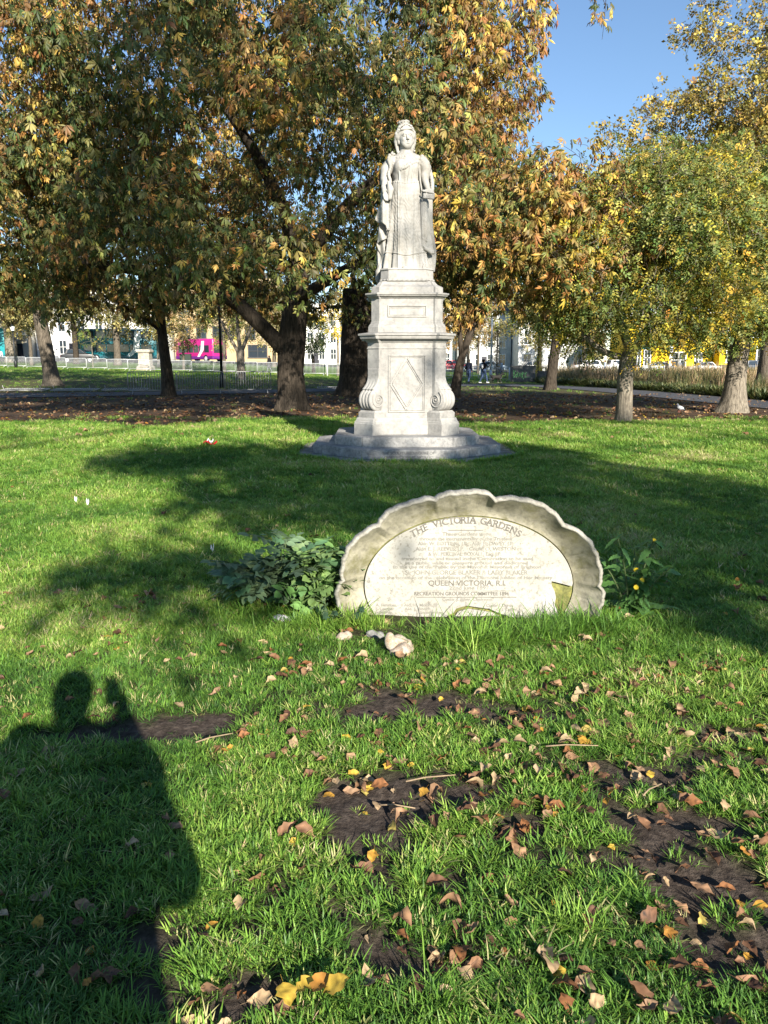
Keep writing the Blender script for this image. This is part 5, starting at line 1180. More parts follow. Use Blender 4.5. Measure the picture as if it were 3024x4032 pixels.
# ------------------------------------------------------------------ people, dog, pigeon
SKIN = plain('skin', (.50, .30, .22), .6, .3, .06)
def pm_(name, c): return plain(name, c, .85, .15, .2, 12)
JEAN = pm_('denim', (.06, .09, .17)); BLACKC = pm_('black_cloth', (.015, .015, .018)); NAVY = pm_('navy_cloth', (.025, .03, .05)); WHITEC = pm_('white_cloth', (.70, .70, .70)); PALEB = pm_('pale_blue_cloth', (.45, .52, .62)); DARKH = pm_('dark_hair', (.025, .018, .012)); BEAN = pm_('beanie', (.20, .15, .10)); SHOE = pm_('shoe', (.03, .03, .03)); WSHOE = pm_('white_shoe', (.65, .65, .65)); GREYC = pm_('grey_cloth', (.16, .17, .19)); WHITEH = pm_('white_hair', (.65, .64, .62))
def person(label, x, y, face, top, legs, hair, shoes, step=.3, arms=(.1, -.1), raise_r=None, res=.018, hgt=1.72, coat=.0, scale=1., lean=0, group=None, elbows=None, hands=None):
    """standing or walking figure; faces +y before turning"""
    root = thing('person', label, 'person', (x, y, gzf(x, y)), face, group); s = hgt/1.72
    c = Carve((-.75, -.55, -.03), (.75, .6, 1.85), res)
    if elbows:                                                         # a full, loose coat that hangs from the raised arms
        c.ell((0, 0, 1.20), (.33, .16, .22), .06, 0); c.ell((-.2, 0, 1.30), (.17, .13, .14), .05, 0); c.ell((.2, 0, 1.30), (.17, .13, .14), .05, 0); c.ell((.02, 0, 1.06), (.32, .15, .17), .06, 0); c.chain([(0, 0, 1.1), (0, 0, .62)], [.24, .25], .06, 0)
    for sd, ph in ((-1, step), (1, -step)):                            # legs
        hip = (sd*.095, 0, .90); foot = (sd*.10, ph, .09); knee = (sd*.10, ph*.42+.07, .49+.02*abs(ph))
        c.chain([hip, knee], [.092, .064], .04, 1); c.chain([knee, foot], [.064, .045], .02, 1)
        c.chain([(foot[0], ph-.05, .05), (foot[0], ph+.14, .04)], [.05, .04], .02, 3)
        if coat: c.chain([(sd*.10, 0, .86), (sd*.11, 0, .86-coat)], [.14, .15], .06, 0)
    c.ell((0, 0, .96), (.175, .125, .14), .05, 1 if not coat else 0)
    c.chain([(0, .0, 1.02), (0, .01, 1.22), (0, 0, 1.36)], [.145, .155, .15], .06, 0); c.ell((0, 0, 1.30), (.20, .13, .16), .05, 0); c.ell((0, -.005, 1.40), (.20, .095, .075), .05, 0)
    c.chain([(0, 0, 1.44), (0, .015, 1.54)], [.06, .055], .02, 2)
    c.ell((0, .02, 1.62), (.078, .098, .118), .02, 2); c.ell((0, .065, 1.555), (.05, .045, .045), .02, 2); c.ell((0, .115, 1.60), (.014, .022, .022), .01, 2)
    for sd in (-1, 1):
        c.ell((sd*.08, .01, 1.61), (.014, .026, .034), .008, 2); c.ell((sd*.032, .108, 1.632), (.016, .010, .008), .004, 4)
    c.ell((0, -.012, 1.655), (.092, .105, .105), .015, 4); c.chain([(0, -.06, 1.60), (0, -.05, 1.53)], [.075, .06], .02, 4)
    for k, sd in enumerate((-1, 1)):
        sh = (sd*.20, 0, 1.40); sw = arms[k]
        el_ = (sd*.265, sw*.5-.02, 1.12); ha = (sd*.27, sw+.06, .88)
        if raise_r and sd == 1: el_ = (.30, .12, 1.18); ha = (.26, .36, 1.30)
        if elbows: el_ = elbows[k]; ha = hands[k]
        c.chain([sh, el_], [.075+.02*(coat > 0), .058+.015*(coat > 0)], .03, 0); c.chain([el_, tuple(np.array(el_)*.12+np.array(ha)*.88)], [.056+.012*(coat > 0), .042], .02, 0)
        v = unit(np.array(ha)-np.array(el_)); pc = np.array(ha)
        c.cap(tuple(pc-v*.03), tuple(pc+v*.04), .034, .030, .015, 2)
        side = unit(np.cross(v, np.array([0, 1, .2])))
        for f in range(4): q = pc+v*.05+side*(f-1.5)*.018; c.cap(tuple(q), tuple(q+v*(.05+.01*(f in (1, 2)))+np.array([0, .015, 0])), .010, .008, .006, 2)
        c.cap(tuple(pc+side*-.03), tuple(pc+side*-.055+v*.04), .011, .009, .008, 2)
    o = c.obj('body', [top, legs, SKIN, shoes, hair], root); o.scale = (s, s, s)
    return root
W1 = person('person in dark jacket, jeans and tan beanie walking away on the path', 6.35, 58.5, R(-35), NAVY, JEAN, BEAN, SHOE, .26)
W2 = person('person in black with a pale backpack and a raised arm, walking the dog', 7.45, 58.4, R(-60), BLACKC, JEAN, DARKH, WSHOE, -.28, raise_r=True)
b = MB(); b.box((0, -.20, 1.22), (.26, .14, .34), bev=.05); bp = b.build('backpack', WHITEC, W2, True); p = MB(); p.box((0, -.28, 1.16), (.2, .04, .16), bev=.018); p.build('pocket', GREYC, bp)
person('person in white top behind the barrier beside the raised arm', 8.65, 68.5, R(170), WHITEC, PALEB, DARKH, SHOE, .1)
person('person in pale blue and white behind the barrier, right of the lamp column', 10.35, 70.0, R(150), PALEB, JEAN, pm_('fair_hair', (.42, .30, .16)), SHOE, .05)
person('person in grey-blue walking on the far pavement left of the white car', 26.8, 95, R(80), PALEB, JEAN, DARKH, SHOE, .2)
person('person in a white shirt standing left of the white car', 28.3, 96, R(-20), WHITEC, BLACKC, DARKH, SHOE, .08)
person('dark clothed person before the yellow shop', 33.6, 93, R(60), BLACKC, BLACKC, DARKH, SHOE, .12)
person('white-haired person in a dark coat before the yellow shop', 34.9, 92.5, R(20), GREYC, BLACKC, WHITEH, SHOE, .1, coat=.25)
person('person in white on the far left pavement by the teal bus', -46.0, 94, R(40), WHITEC, BLACKC, DARKH, SHOE, .15)
person('person in dark coat on the far lawn left of the great chestnut trunk', -12.6, 86, R(70), BLACKC, GREYC, DARKH, SHOE, .2, coat=.3)
dg = thing('dog', 'dark grey dog with pale chest trotting on a lead ahead of the walkers', 'dog', (8.45, 58.6, gzf(8.45, 58.6)+.03), R(-80))
c = Carve((-.3, -.75, -.02), (.3, .7, .85), .014)
c.chain([(0, -.32, .44), (0, -.05, .42), (0, .22, .43)], [.13, .125, .16], .06, 0)
c.chain([(0, .26, .50), (0, .42, .63)], [.10, .085], .05, 0); c.ell((0, .47, .66), (.08, .11, .085), .03, 0); c.chain([(0, .52, .64), (0, .64, .61)], [.05, .035], .02, 0); c.ell((0, .30, .40), (.09, .10, .12), .03, 1)
for sd in (-1, 1):
    c.chain([(sd*.06, .41, .73), (sd*.085, .40, .64)], [.03, .018], .01, 0)
    f = .10*sd; c.chain([(sd*.08, .22, .40), (sd*.085, .20+f*.5, .22), (sd*.085, .22+f, .03)], [.07, .038, .03], .03, 0); c.ell((sd*.085, .25+f, .025), (.032, .05, .025), .01, 1)
    c.chain([(sd*.08, -.30, .42), (sd*.09, -.22-f*.5, .28), (sd*.09, -.40-f, .18), (sd*.09, -.36-f, .03)], [.10, .065, .035, .028], .03, 0); c.ell((sd*.09, -.33-f, .025), (.032, .05, .025), .01, 0)
c.chain([(0, -.42, .50), (0, -.55, .58), (0, -.62, .70)], [.035, .028, .018], .02, 0)
c.obj('body', [pm_('dark_fur', (.03, .028, .026)), pm_('pale_fur', (.35, .33, .3))], dg)
ld = MB(); ld.tube(bez((7.9, 58.5, 1.22), (8.1, 58.5, .75), (8.72, 58.6, .72), 8), .008, 4); lo = ld.build('dog_lead', BLACKC); tag(lo, 'thin dark lead between the walker and the dog', 'lead')
pg = thing('pigeon', 'grey pigeon standing on the leaf-strewn dirt between the right-hand trunks', 'bird', (9.66, 25.3, .0), R(115))
c = Carve((-.12, -.24, -.01), (.12, .22, .34), .007)
c.ell((0, 0, .15), (.065, .12, .068), .02, 0, rot=Matrix.Rotation(R(22), 3, 'X')); c.chain([(0, .07, .19), (0, .10, .255)], [.042, .028], .03, 1); c.ell((0, .112, .27), (.024, .03, .025), .01, 1); c.cap((0, .135, .265), (0, .16, .258), .007, .004, .004, 3)
c.chain([(0, -.09, .12), (0, -.20, .085)], [.035, .02], .02, 1)
for sd in (-1, 1): c.ell((sd*.055, -.02, .155), (.018, .11, .045), .01, 2, rot=Matrix.Rotation(R(18), 3, 'X')); c.cap((sd*.028, .01, .09), (sd*.03, .015, .01), .007, .006, .006, 3); c.cap((sd*.03, .015, .006), (sd*.032, .05, .005), .006, .004, .004, 3)
c.obj('body', [pm_('grey_feather', (.30, .31, .33)), pm_('dark_feather', (.12, .13, .15)), pm_('wing_feather', (.42, .43, .45)), pm_('pigeon_leg', (.45, .16, .12))], pg)
# the person taking the picture stands just behind the lens
ph = person('person in a wide dark coat holding up a telephone behind the lens', -.12, -.20, 0, NAVY, JEAN, DARKH, SHOE, .06, coat=.32, hgt=1.74, elbows=((-.36, .06, 1.08), (.33, .05, 1.03)), hands=((.09, .10, 1.41), (.185, .10, 1.53)))
cp = MB(); cp.box((0, -.022, 1.585), (.074, .009, .152), bev=.004); po = cp.build('telephone', BLACKMETAL); tag(po, 'dark telephone held upright in the hands of the person behind the lens', 'telephone')

# ------------------------------------------------------------------ the ground: lawn, bare soil, leaf-strewn dirt under the trees
SOIL = [(.47, 3.33, .42, .13, 1.), (.75, 3.25, .25, .10, .8), (.95, 2.80, .50, .18, 1.1), (.95, 2.45, .40, .22, 1.1), (1.05, 2.15, .30, .16, .9), (-.21, 2.50, .30, .16, 1.), (.22, 2.60, .28, .12, .9), (1.35, 2.75, .30, .15, .8), (1.62, 3.12, .28, .10, .9),
        (-1.22, 3.13, .34, .09, 1.1), (-.85, 3.26, .40, .06, .8), (-.66, 1.78, .11, .06, 1.1), (-.30, 1.72, .16, .07, 1.), (.22, 1.80, .22, .06, .8), (-.02, 2.34, .22, .12, .9), (.05, 2.22, .2, .08, .7), (.60, 1.95, .25, .08, .6), (.5, 2.7, .3, .1, .7), (-.35, 1.95, .2, .05, .6), (.45, 1.70, .22, .05, .7), (1.2, 2.0, .25, .08, .7), (-.1, 4.15, .5, .07, .5), (.4, 3.75, .7, .07, .45), (1.15, 3.5, .5, .07, .5), (.7, 2.5, 1.1, .75, .52), (.0, 2.35, .5, .35, .48), (.6, 3.4, .8, .22, .42), (.0, 1.8, .7, .22, .40), (.9, 1.85, .6, .3, .42)]
def soil(x, y):
    v = np.zeros(np.broadcast(x, y).shape)
    wx = (fbm(x*3+5, y*3, 1, 3)-.5)*.25; wy = (fbm(x*3, y*3+8, 3, 3)-.5)*.12
    for (a, b, rx, ry, s) in SOIL: v = np.maximum(v, s*np.exp(-(((x+wx-a)/rx)**2+((y+wy-b)/ry)**2)*.9))
    v = v+(fbm(x*9, y*9, 2, 4)-.5)*1.9*smooth(.02, .25, v)+(fbm(x*2.2+3, y*2.6, 5, 4)-.54)*2.4*smooth(4.4, 2.6, y)*smooth(-.9, .1, x)+(fbm(x*2.2+3, y*2.6, 5, 4)-.62)*1.4*smooth(5, 3, y)
    return smooth(.04, .74, v)
def dirt(x, y):
    e = y+(fbm(x*.35+2, y*.35, 4, 4)-.5)*6-.9*np.exp(-((x-.4)/3.)**2)
    d = smooth(19.2, 22.0, e)*(1-.25*smooth(36, 46, y))*(1-smooth(54, 70, y+(fbm(x*.2, y*.2, 1, 3)-.5)*14))
    return d*(.75+.5*fbm(x*.9, y*.9, 6, 3)).clip(0, 1)
def axis(spec):
    out = [spec[0][0]]
    for a, b, st in spec:
        n = max(1, int(round((b-a)/st))); out += list(a+(b-a)*np.arange(1, n+1)/n)
    return np.array(out)
gx = axis([(-900, -200, 100), (-200, -60, 14), (-60, -14, 2.), (-14, -3, .5), (-3, 3, .045), (3, 14, .5), (14, 60, 2.), (60, 200, 14), (200, 900, 100)])
gy = axis([(-120, -20, 20), (-20, 1, 1.5), (1, 5.2, .04), (5.2, 9, .12), (9, 24, .4), (24, 60, 1.2), (60, 130, 2.5), (130, 300, 17), (300, 1600, 130)])
GX, GY = np.meshgrid(gx, gy, indexing='ij'); sv = soil(GX, GY); dv = dirt(GX, GY)
near = smooth(7, 5, GY)*smooth(3.4, 2.8, np.abs(GX))
GZ = gz(GX, GY)+near*((fbm(GX*2.2, GY*2.2, 6, 3)-.5)*.05+(fbm(GX*13, GY*13, 7, 3)-.5)*.022*(.4+1.4*sv)-.012*sv)
n0, n1 = GX.shape; idx = np.arange(n0*n1).reshape(n0, n1)
Fg = np.stack([idx[:-1, :-1], idx[1:, :-1], idx[1:, 1:], idx[:-1, 1:]], -1).reshape(-1, 4)
t = NT('ground'); v = t.coord()
at = t.n('ShaderNodeAttribute', attribute_name='leafcol').outputs['Color']; sp = t.n('ShaderNodeSeparateColor'); t.l(at, sp.inputs[0])
sn = t.noise(v, 28, 6, .7); s2 = t.noise(v, 4, 4, .6); ln = t.noise(v, 9, 5, .65); bl = t.noise(v, .7, 4, .6); lf = t.noise(v, 3.2, 6, .75)
soilc = t.ramp(sn, [(.3, (.026, .020, .016)), (.5, (.065, .050, .040)), (.68, (.12, .095, .075))])
under = t.ramp(sn, [(.35, (.026, .026, .014)), (.6, (.065, .066, .032))])
lawn = t.mix(bl, t.ramp(ln, [(.3, (.045, .10, .02)), (.7, (.11, .21, .035))]), t.ramp(ln, [(.3, (.06, .11, .025)), (.7, (.14, .22, .045))]))
litter = t.ramp(lf, [(.30, (.035, .024, .017)), (.47, (.075, .050, .034)), (.60, (.13, .085, .055)), (.72, (.24, .16, .10))])
gcol = t.mix(sp.outputs[2], under, lawn); gcol = t.mix(sp.outputs[0], gcol, soilc); gcol = t.mix(sp.outputs[1], gcol, litter)
t.base(gcol, .95, .1); t.bump(t.math('ADD', sn, t.math('MULTIPLY', lf, .6)), .7, .03)
far = smooth(4.5, 13, GY)
gm = np_mesh('ground', np.stack([GX, GY, GZ], -1).reshape(-1, 3), Fg, t.m, True, np.stack([sv*(1-far), dv, far], -1).reshape(-1, 3))
kind(link('ground', gm), 'structure')
def gh(x, y):                                                          # ground height incl. the small relief
    nr = smooth(7, 5, y)*smooth(3.4, 2.8, np.abs(x)); s = soil(x, y)
    return gz(x, y)+nr*((fbm(x*2.2, y*2.2, 6, 3)-.5)*.05+(fbm(x*13, y*13, 7, 3)-.5)*.022*(.4+1.4*s)-.012*s)

# ------------------------------------------------------------------ grass
def grass_mat(name, stops, trans=.3):
    t = NT(name); a = t.n('ShaderNodeAttribute', attribute_name='tint', attribute_type='INSTANCER').outputs['Fac']
    b = t.n('ShaderNodeAttribute', attribute_name='leafcol').outputs['Color']
    c = t.mix(1., t.ramp(a, stops), b, 'MULTIPLY'); t.base(c, .5, .35)
    tr = t.n('ShaderNodeBsdfTranslucent'); t.l(t.mix(1., c, (1.15, 1.15, .6), 'MULTIPLY'), tr.inputs[0]); mx = t.n('ShaderNodeMixShader'); mx.inputs[0].default_value = trans
    t.l(t.b.outputs[0], mx.inputs[1]); t.l(tr.outputs[0], mx.inputs[2]); t.l(mx.outputs[0], t.out.inputs[0]); return t.m
GRASS = grass_mat('grass_blades', [(0, (.07, .165, .028)), (.35, (.145, .29, .04)), (.6, (.235, .385, .06)), (.8, (.34, .46, .095)), (.93, (.46, .47, .16)), (1., (.55, .48, .25))])
REED = grass_mat('dry_grass', [(0, (.06, .09, .03)), (.3, (.13, .14, .05)), (.55, (.28, .21, .10)), (.8, (.42, .31, .17)), (1., (.52, .38, .24))], .2)
def tuft(r, n, spread, h, w_, lean, curl=.5):
    V = []; F = []; C = []
    for i in range(n):
        a = r.random()*6.283; rad = spread*math.sqrt(r.random()); x, y = rad*math.cos(a), rad*math.sin(a); d = a+r.normal(0, 1.0); hh = h*r.uniform(.55, 1.15); ww = w_*r.uniform(.7, 1.2)
        ln = lean*r.uniform(.2, 1.3); dx, dy = math.cos(d), math.sin(d); sx, sy = -dy, dx; k = len(V); tn = r.uniform(.7, 1.25); st = r.random() < .06
        for t_, wd in ((0, .7), (.4, 1.), (.75, .75), (1., 0)):
            o = hh*(ln*t_+curl*ln*t_*t_); z = hh*t_*(1-.28*ln*t_)
            for sgn in ((-1, 1) if wd else (0,)): V.append((x+dx*o+sx*ww*wd*sgn, y+dy*o+sy*ww*wd*sgn, z-.004)); C.append((tn*(1.7 if st else 1), tn*(1.25 if st else 1), tn*(1.6 if st else 1)))
        F += [(k, k+1, k+3, k+2), (k+2, k+3, k+5, k+4), (k+4, k+5, k+6)]
    return V, F, C
def scatter(name, variants, P, rot, scl, tint, mat, label, cat):
    """one object: blades around many roots, spread by geometry nodes"""
    V = []; F = []; C = []; vid = []
    for k, (a, f, c) in enumerate(variants):
        o = len(V); V += a; C += c; F += [tuple(i+o for i in q) for q in f]; vid += [k+1]*len(a)
    nV = len(V); V = np.concatenate([np.array(V), P]); me = bpy.data.meshes.new(name); me.from_pydata(V.tolist(), [], F); me.materials.append(mat)
    n = len(V)
    def attr(nm, ty, fld, arr): a = me.attributes.new(nm, ty, 'POINT'); a.data.foreach_set(fld, arr.astype(np.float32 if ty != 'INT' else np.int32).ravel())
    attr('vid', 'INT', 'value', np.r_[np.array(vid), np.zeros(len(P))])
    col = np.ones((n, 4)); col[:nV, :3] = np.array(C); attr('leafcol', 'FLOAT_COLOR', 'color', col)
    r3 = np.zeros((n, 3)); r3[nV:] = rot; attr('rot', 'FLOAT_VECTOR', 'vector', r3)
    s1 = np.ones(n); s1[nV:] = scl; attr('scl', 'FLOAT', 'value', s1); t1 = np.zeros(n); t1[nV:] = tint; attr('tint', 'FLOAT', 'value', t1)
    pk = np.zeros(n); pk[nV:] = rng.integers(0, len(variants), len(P)); attr('pick', 'INT', 'value', pk)
    o = link(name, me); kind(o, 'stuff'); tag(o, label, cat)
    ng = bpy.data.node_groups.new(name, 'GeometryNodeTree'); ng.interface.new_socket('Geometry', in_out='INPUT', socket_type='NodeSocketGeometry'); ng.interface.new_socket('Geometry', in_out='OUTPUT', socket_type='NodeSocketGeometry')
    N = ng.nodes; L = ng.links; gi = N.new('NodeGroupInput'); go = N.new('NodeGroupOutput')
    def named(nm, ty): x = N.new('GeometryNodeInputNamedAttribute'); x.data_type = ty; x.inputs['Name'].default_value = nm; return x.outputs['Attribute']
    va = named('vid', 'INT')
    def sel(k):
        c = N.new('FunctionNodeCompare'); c.data_type = 'INT'; c.operation = 'EQUAL'; ins = [i for i in c.inputs if i.enabled]; L.new(va, ins[0]); ins[1].default_value = k
        s = N.new('GeometryNodeSeparateGeometry'); s.domain = 'POINT'; L.new(gi.outputs[0], s.inputs['Geometry']); L.new(c.outputs[0], s.inputs['Selection']); return s.outputs[0]
    jn = N.new('GeometryNodeJoinGeometry')
    for k in range(len(variants)):
        g = N.new('GeometryNodeGeometryToInstance'); L.new(sel(k+1), g.inputs[0]); L.new(g.outputs[0], jn.inputs[0])
    ip = N.new('GeometryNodeInstanceOnPoints'); L.new(sel(0), ip.inputs['Points']); L.new(jn.outputs[0], ip.inputs['Instance']); ip.inputs['Pick Instance'].default_value = True
    L.new(named('pick', 'INT'), ip.inputs['Instance Index']); e = N.new('FunctionNodeEulerToRotation'); L.new(named('rot', 'FLOAT_VECTOR'), e.inputs[0]); L.new(e.outputs[0], ip.inputs['Rotation']); L.new(named('scl', 'FLOAT'), ip.inputs['Scale'])
    L.new(ip.outputs[0], go.inputs[0]); md = o.modifiers.new('scatter', 'NODES'); md.node_group = ng; return o
rg = np.random.default_rng(51)
def cover(y0, y1, rho, wfac=.56):
    mg = 1.7 if y1 < 10 else .9; w1 = wfac*y1+mg; n = int(rho*(y1-y0)*2*w1); y = rg.uniform(y0, y1, n); x = rg.uniform(-w1, w1, n); k = np.abs(x) < wfac*y+mg; return x[k], y[k]
def clear(x, y):                                                       # nothing grows through the monument
    a = np.abs(x-MX); b = np.abs(y-MY); return ~((a < 1.93) & (b < 1.93) & (a+b < 2.92))
X = []; Y = []; SC = []
for (y0, y1, rho, s) in ((1.3, 3.2, 1700, .95), (3.2, 5.5, 1350, 1.0), (5.5, 9, 760, 1.25), (9, 14, 360, 1.7), (14, 23, 160, 2.3)):
    x, y = cover(y0, y1, rho); sl_ = soil(x, y); dd = dirt(x, y); keep = (rg.random(len(x)) < np.clip(1-sl_, .15, 1)**1.7) & (rg.random(len(x)) > dd*1.05) & clear(x, y)
    X.append(x[keep]); Y.append(y[keep]); SC.append(np.full(keep.sum(), s)*rg.uniform(.65, 1.25, keep.sum())*(1-.45*sl_[keep]))
x, y = cover(23, 85, 9, .54); dd = dirt(x, y); pth = np.interp(y, [0, 8, 20, 29, 36, 44, 52, 55, 60], [20, 19, 16, 14.6, 14.2, 13.5, 11.5, 9, 9])
keep = (rg.random(len(x)) > dd*1.02) & ((y > 58) | (np.abs(x-pth) > 2.2)) & ((y > 60) | (y < 33) | (np.abs(y-np.interp(x, [-60, -30, -18, -8, -1, 4, 8], [28, 33.5, 36.8, 40.5, 45, 52, 55.5])) > 2.6) | (x > 8)); X.append(x[keep]); Y.append(y[keep]); SC.append(np.full(keep.sum(), 2.6)*rg.uniform(.6, 1.2, keep.sum()))
X = np.concatenate(X); Y = np.concatenate(Y); SC = np.concatenate(SC); k = ~((np.abs(X-.54) < .70) & (Y > 4.52) & (Y < 4.9)); X = X[k]; Y = Y[k]; SC = SC[k]; n = len(X); SC = SC*np.where((Y > 4.25) & (Y < 4.6) & (np.abs(X-.3) < .6), .36, 1)
patch = fbm(X*1.1, Y*1.1, 3, 3); SC = SC*(.75+.5*patch)
tint = np.clip(.46+(patch-.5)*1.2+rg.normal(0, .19, n), 0, 1); tint = np.where(rg.random(n) < .06, rg.uniform(.9, 1, n), tint)
scatter('lawn_grass', [tuft(rg, 14, .036, .044, .0022, .95) for _ in range(9)], np.stack([X, Y, gh(X, Y)], 1), np.stack([rg.normal(0, .12, n), rg.normal(0, .12, n), rg.uniform(0, 6.28, n)], 1), SC, tint, GRASS, 'short green lawn grass with bare soil showing through', 'grass')
# long tufts at the foot of the tablet
LX = []; LY = []; LS = []; LT = []
for (cx, cy, rx, ry, m, sc, tn) in ((.50, 4.22, .26, .13, 130, 1.0, .38), (.95, 4.36, .30, .14, 120, .85, .22), (1.25, 4.48, .22, .08, 70, .85, .25), (.95, 4.54, .35, .04, 50, .6, .3), (.0, 4.5, .16, .05, 30, .42, .62), (-.22, 4.52, .16, .08, 40, .8, .6), (-.45, 4.50, .30, .10, 90, .7, .4), (1.45, 4.45, .30, .15, 70, .7, .3), (-.65, 4.25, .35, .12, 60, .55, .5), (.35, 4.38, .2, .05, 26, .4, .5), (-.85, 4.7, .25, .12, 50, .7, .3), (1.05, 3.05, .18, .08, 36, .55, .6), (.75, 3.9, .6, .12, 70, .5, .42), (1.7, 4.1, .35, .25, 70, .6, .3), (1.9, 3.6, .3, .15, 20, .7, .6), (.55, 1.95, .1, .06, 14, .6, .5), (.1, 1.66, .1, .04, 14, .55, .3)):
    a = rg.normal(cx, rx*.55, m); b = rg.normal(cy, ry*.55, m); k = (b < 4.60) | (np.abs(a-.54) > .86); LX.append(a[k]); LY.append(b[k]); LS.append(sc*rg.uniform(.6, 1.15, k.sum())); LT.append(np.clip(tn+rg.normal(0, .13, k.sum()), 0, 1))
LX, LY, LS, LT = map(np.concatenate, (LX, LY, LS, LT)); n = len(LX)
scatter('long_grass', [tuft(rg, 9, .02, .165, .0032, .85, .9) for _ in range(7)], np.stack([LX, LY, gh(LX, LY)], 1), np.stack([rg.normal(0, .15, n), rg.normal(0, .15, n), rg.uniform(0, 6.28, n)], 1), LS, LT, GRASS, 'long arching grass tufts around the foot of the stone tablet', 'grass')
# blades close against the monument foundation
q = rg.uniform(0, 1, 900); oc = octo(1.97, .95); seg = rg.integers(0, 8, 900); ex = np.array([oc[i][0]*(1-u)+oc[(i+1) % 8][0]*u for i, u in zip(seg, q)]); ey = np.array([oc[i][1]*(1-u)+oc[(i+1) % 8][1]*u for i, u in zip(seg, q)])
ex = MX+ex*(1+rg.uniform(0, .03, 900)); ey = MY+ey*(1+rg.uniform(0, .03, 900)); n = 900
scatter('edge_grass', [tuft(rg, 11, .04, .11, .004, .6) for _ in range(4)], np.stack([ex, ey, gh(ex, ey)], 1), np.stack([rg.normal(0, .1, n), rg.normal(0, .1, n), rg.uniform(0, 6.28, n)], 1), rg.uniform(.6, 1.2, n), np.clip(rg.normal(.4, .15, n), 0, 1), GRASS, 'unmown grass edging the monument foundation', 'grass')
# tall dry grasses beyond the path on the right
m = 5200; x = rg.uniform(10.5, 60, m); y = rg.uniform(28, 78, m); edge = np.interp(y, [20, 28, 36, 44, 52, 58, 80], [18.5, 17.2, 16.8, 16.2, 14.6, 12.6, 11.0])
k = (x > edge) & (x < edge+4+.30*y) & ~((np.abs(x-11.6) < 2.2) & (np.abs(y-62) < 1.5)) & (x < .66*y); x = x[k]; y = y[k]; n = len(x); pt = fbm(x*.25, y*.25, 5, 3)
hgt_ = .55+.75*smooth(0, 3.5, x-np.interp(y, [20, 28, 36, 44, 52, 58, 80], [18.5, 17.2, 16.8, 16.2, 14.6, 12.6, 11.0]))
scatter('tall_grass_bed', [tuft(rg, 22, .16, 1.05, .011, .30, .5) for _ in range(6)], np.stack([x, y, gz(x, y)], 1), np.stack([rg.normal(0, .08, n), rg.normal(0, .08, n), rg.uniform(0, 6.28, n)], 1), hgt_*rg.uniform(.6, 1.15, n)*(.7+.6*pt), np.clip(.1+1.2*(pt-.25)+rg.normal(0, .18, n)+.25*(hgt_-.8), 0, 1), REED, 'bed of tall dry ornamental grasses beyond the right-hand path', 'grasses')
m = 700; x = rg.uniform(12, 20, m); y = rg.uniform(26, 62, m); edge = np.interp(y, [20, 28, 36, 44, 52, 58, 80], [18.0, 16.6, 16.2, 15.6, 14.0, 12.2, 11.0]); x = edge+rg.uniform(0, 1.6, m)
scatter('bed_edging', [tuft(rg, 26, .22, .45, .03, .7, .7) for _ in range(4)], np.stack([x, y, gz(x, y)], 1), np.stack([rg.normal(0, .1, m), rg.normal(0, .1, m), rg.uniform(0, 6.28, m)], 1), rg.uniform(.6, 1.3, m), np.clip(rg.normal(.12, .08, m), 0, .35), REED, 'low dark green plants edging the tall grass bed', 'plants')

# ------------------------------------------------------------------ fallen leaves
def fallen_mesh(r, col, kindl):
    """a thin leaf with rib, curl and crumple, tip along +x, length 1"""
    nu, nv = 8, 5; V = []; cu = r.uniform(-.9, 1.3)*(1.3 if kindl != 'yellow' else .5); p1, p2 = r.random(2)*6; ro = r.uniform(.1, .9)*(1 if kindl != 'yellow' else .4); tw = r.normal(0, .4)
    for i in range(nu):
        u = i/(nu-1); w_ = (.30 if kindl == 'brown' else .38)*math.sin(math.pi*u**(1.35 if kindl == 'brown' else .85))**.8+.012
        for j in range(nv):
            t_ = j/(nv-1)*2-1; y = w_*t_*(1+.22*math.sin(u*17+p1+j)+.10*math.sin(u*31+p2)); z = ro*abs(t_)**1.5*w_*1.2+cu*(u-.5)**2*.9+tw*t_*w_*(u-.5)*1.5+(.05*math.sin(u*11+p1)*math.sin(t_*4+p2) if kindl != 'yellow' else 0)+r.normal(0, .022)
            V.append((u-.5, y*math.cos(ro*.6), z))
    F = [(i*nv+j, (i+1)*nv+j, (i+1)*nv+j+1, i*nv+j+1) for i in range(nu-1) for j in range(nv-1)]
    k = len(V); V += [(-.5, -.008, 0.02), (-.5, .008, .02), (-.78, .006+tw*.1, .05), (-.78, -.006+tw*.1, .05)]; F.append((k, k+1, k+2, k+3))
    V = np.array(V); V[:, 2] -= np.quantile(V[:, 2], .15); C = np.array(col)*.85*(1+r.normal(0, .25, (len(V), 1))); C[k:] = np.array(col)*.6
    edge = (np.arange(len(V)) % nv == 0) | (np.arange(len(V)) % nv == nv-1); 
    if kindl == 'yellow': C[edge] = C[edge]*.75+np.array([.25, .12, .03])*.25
    return np_mesh('fallen_leaf', V, F, DRYLEAF, True, np.clip(C, .01, .9))
rl = np.random.default_rng(61)
BR = [(.17, .085, .045), (.24, .125, .065), (.30, .17, .09), (.12, .06, .035), (.26, .11, .04), (.34, .21, .12)]; TN = [(.42, .29, .16), (.47, .34, .20), (.38, .27, .15)]; YL = [(.55, .37, .05), (.52, .28, .04), (.46, .36, .09), (.48, .22, .04)]
LV = {'brown': [fallen_mesh(rl, BR[i % 6], 'brown') for i in range(14)], 'tan': [fallen_mesh(rl, TN[i % 3], 'brown') for i in range(8)], 'yellow': [fallen_mesh(rl, YL[i % 4], 'yellow') for i in range(10)]}
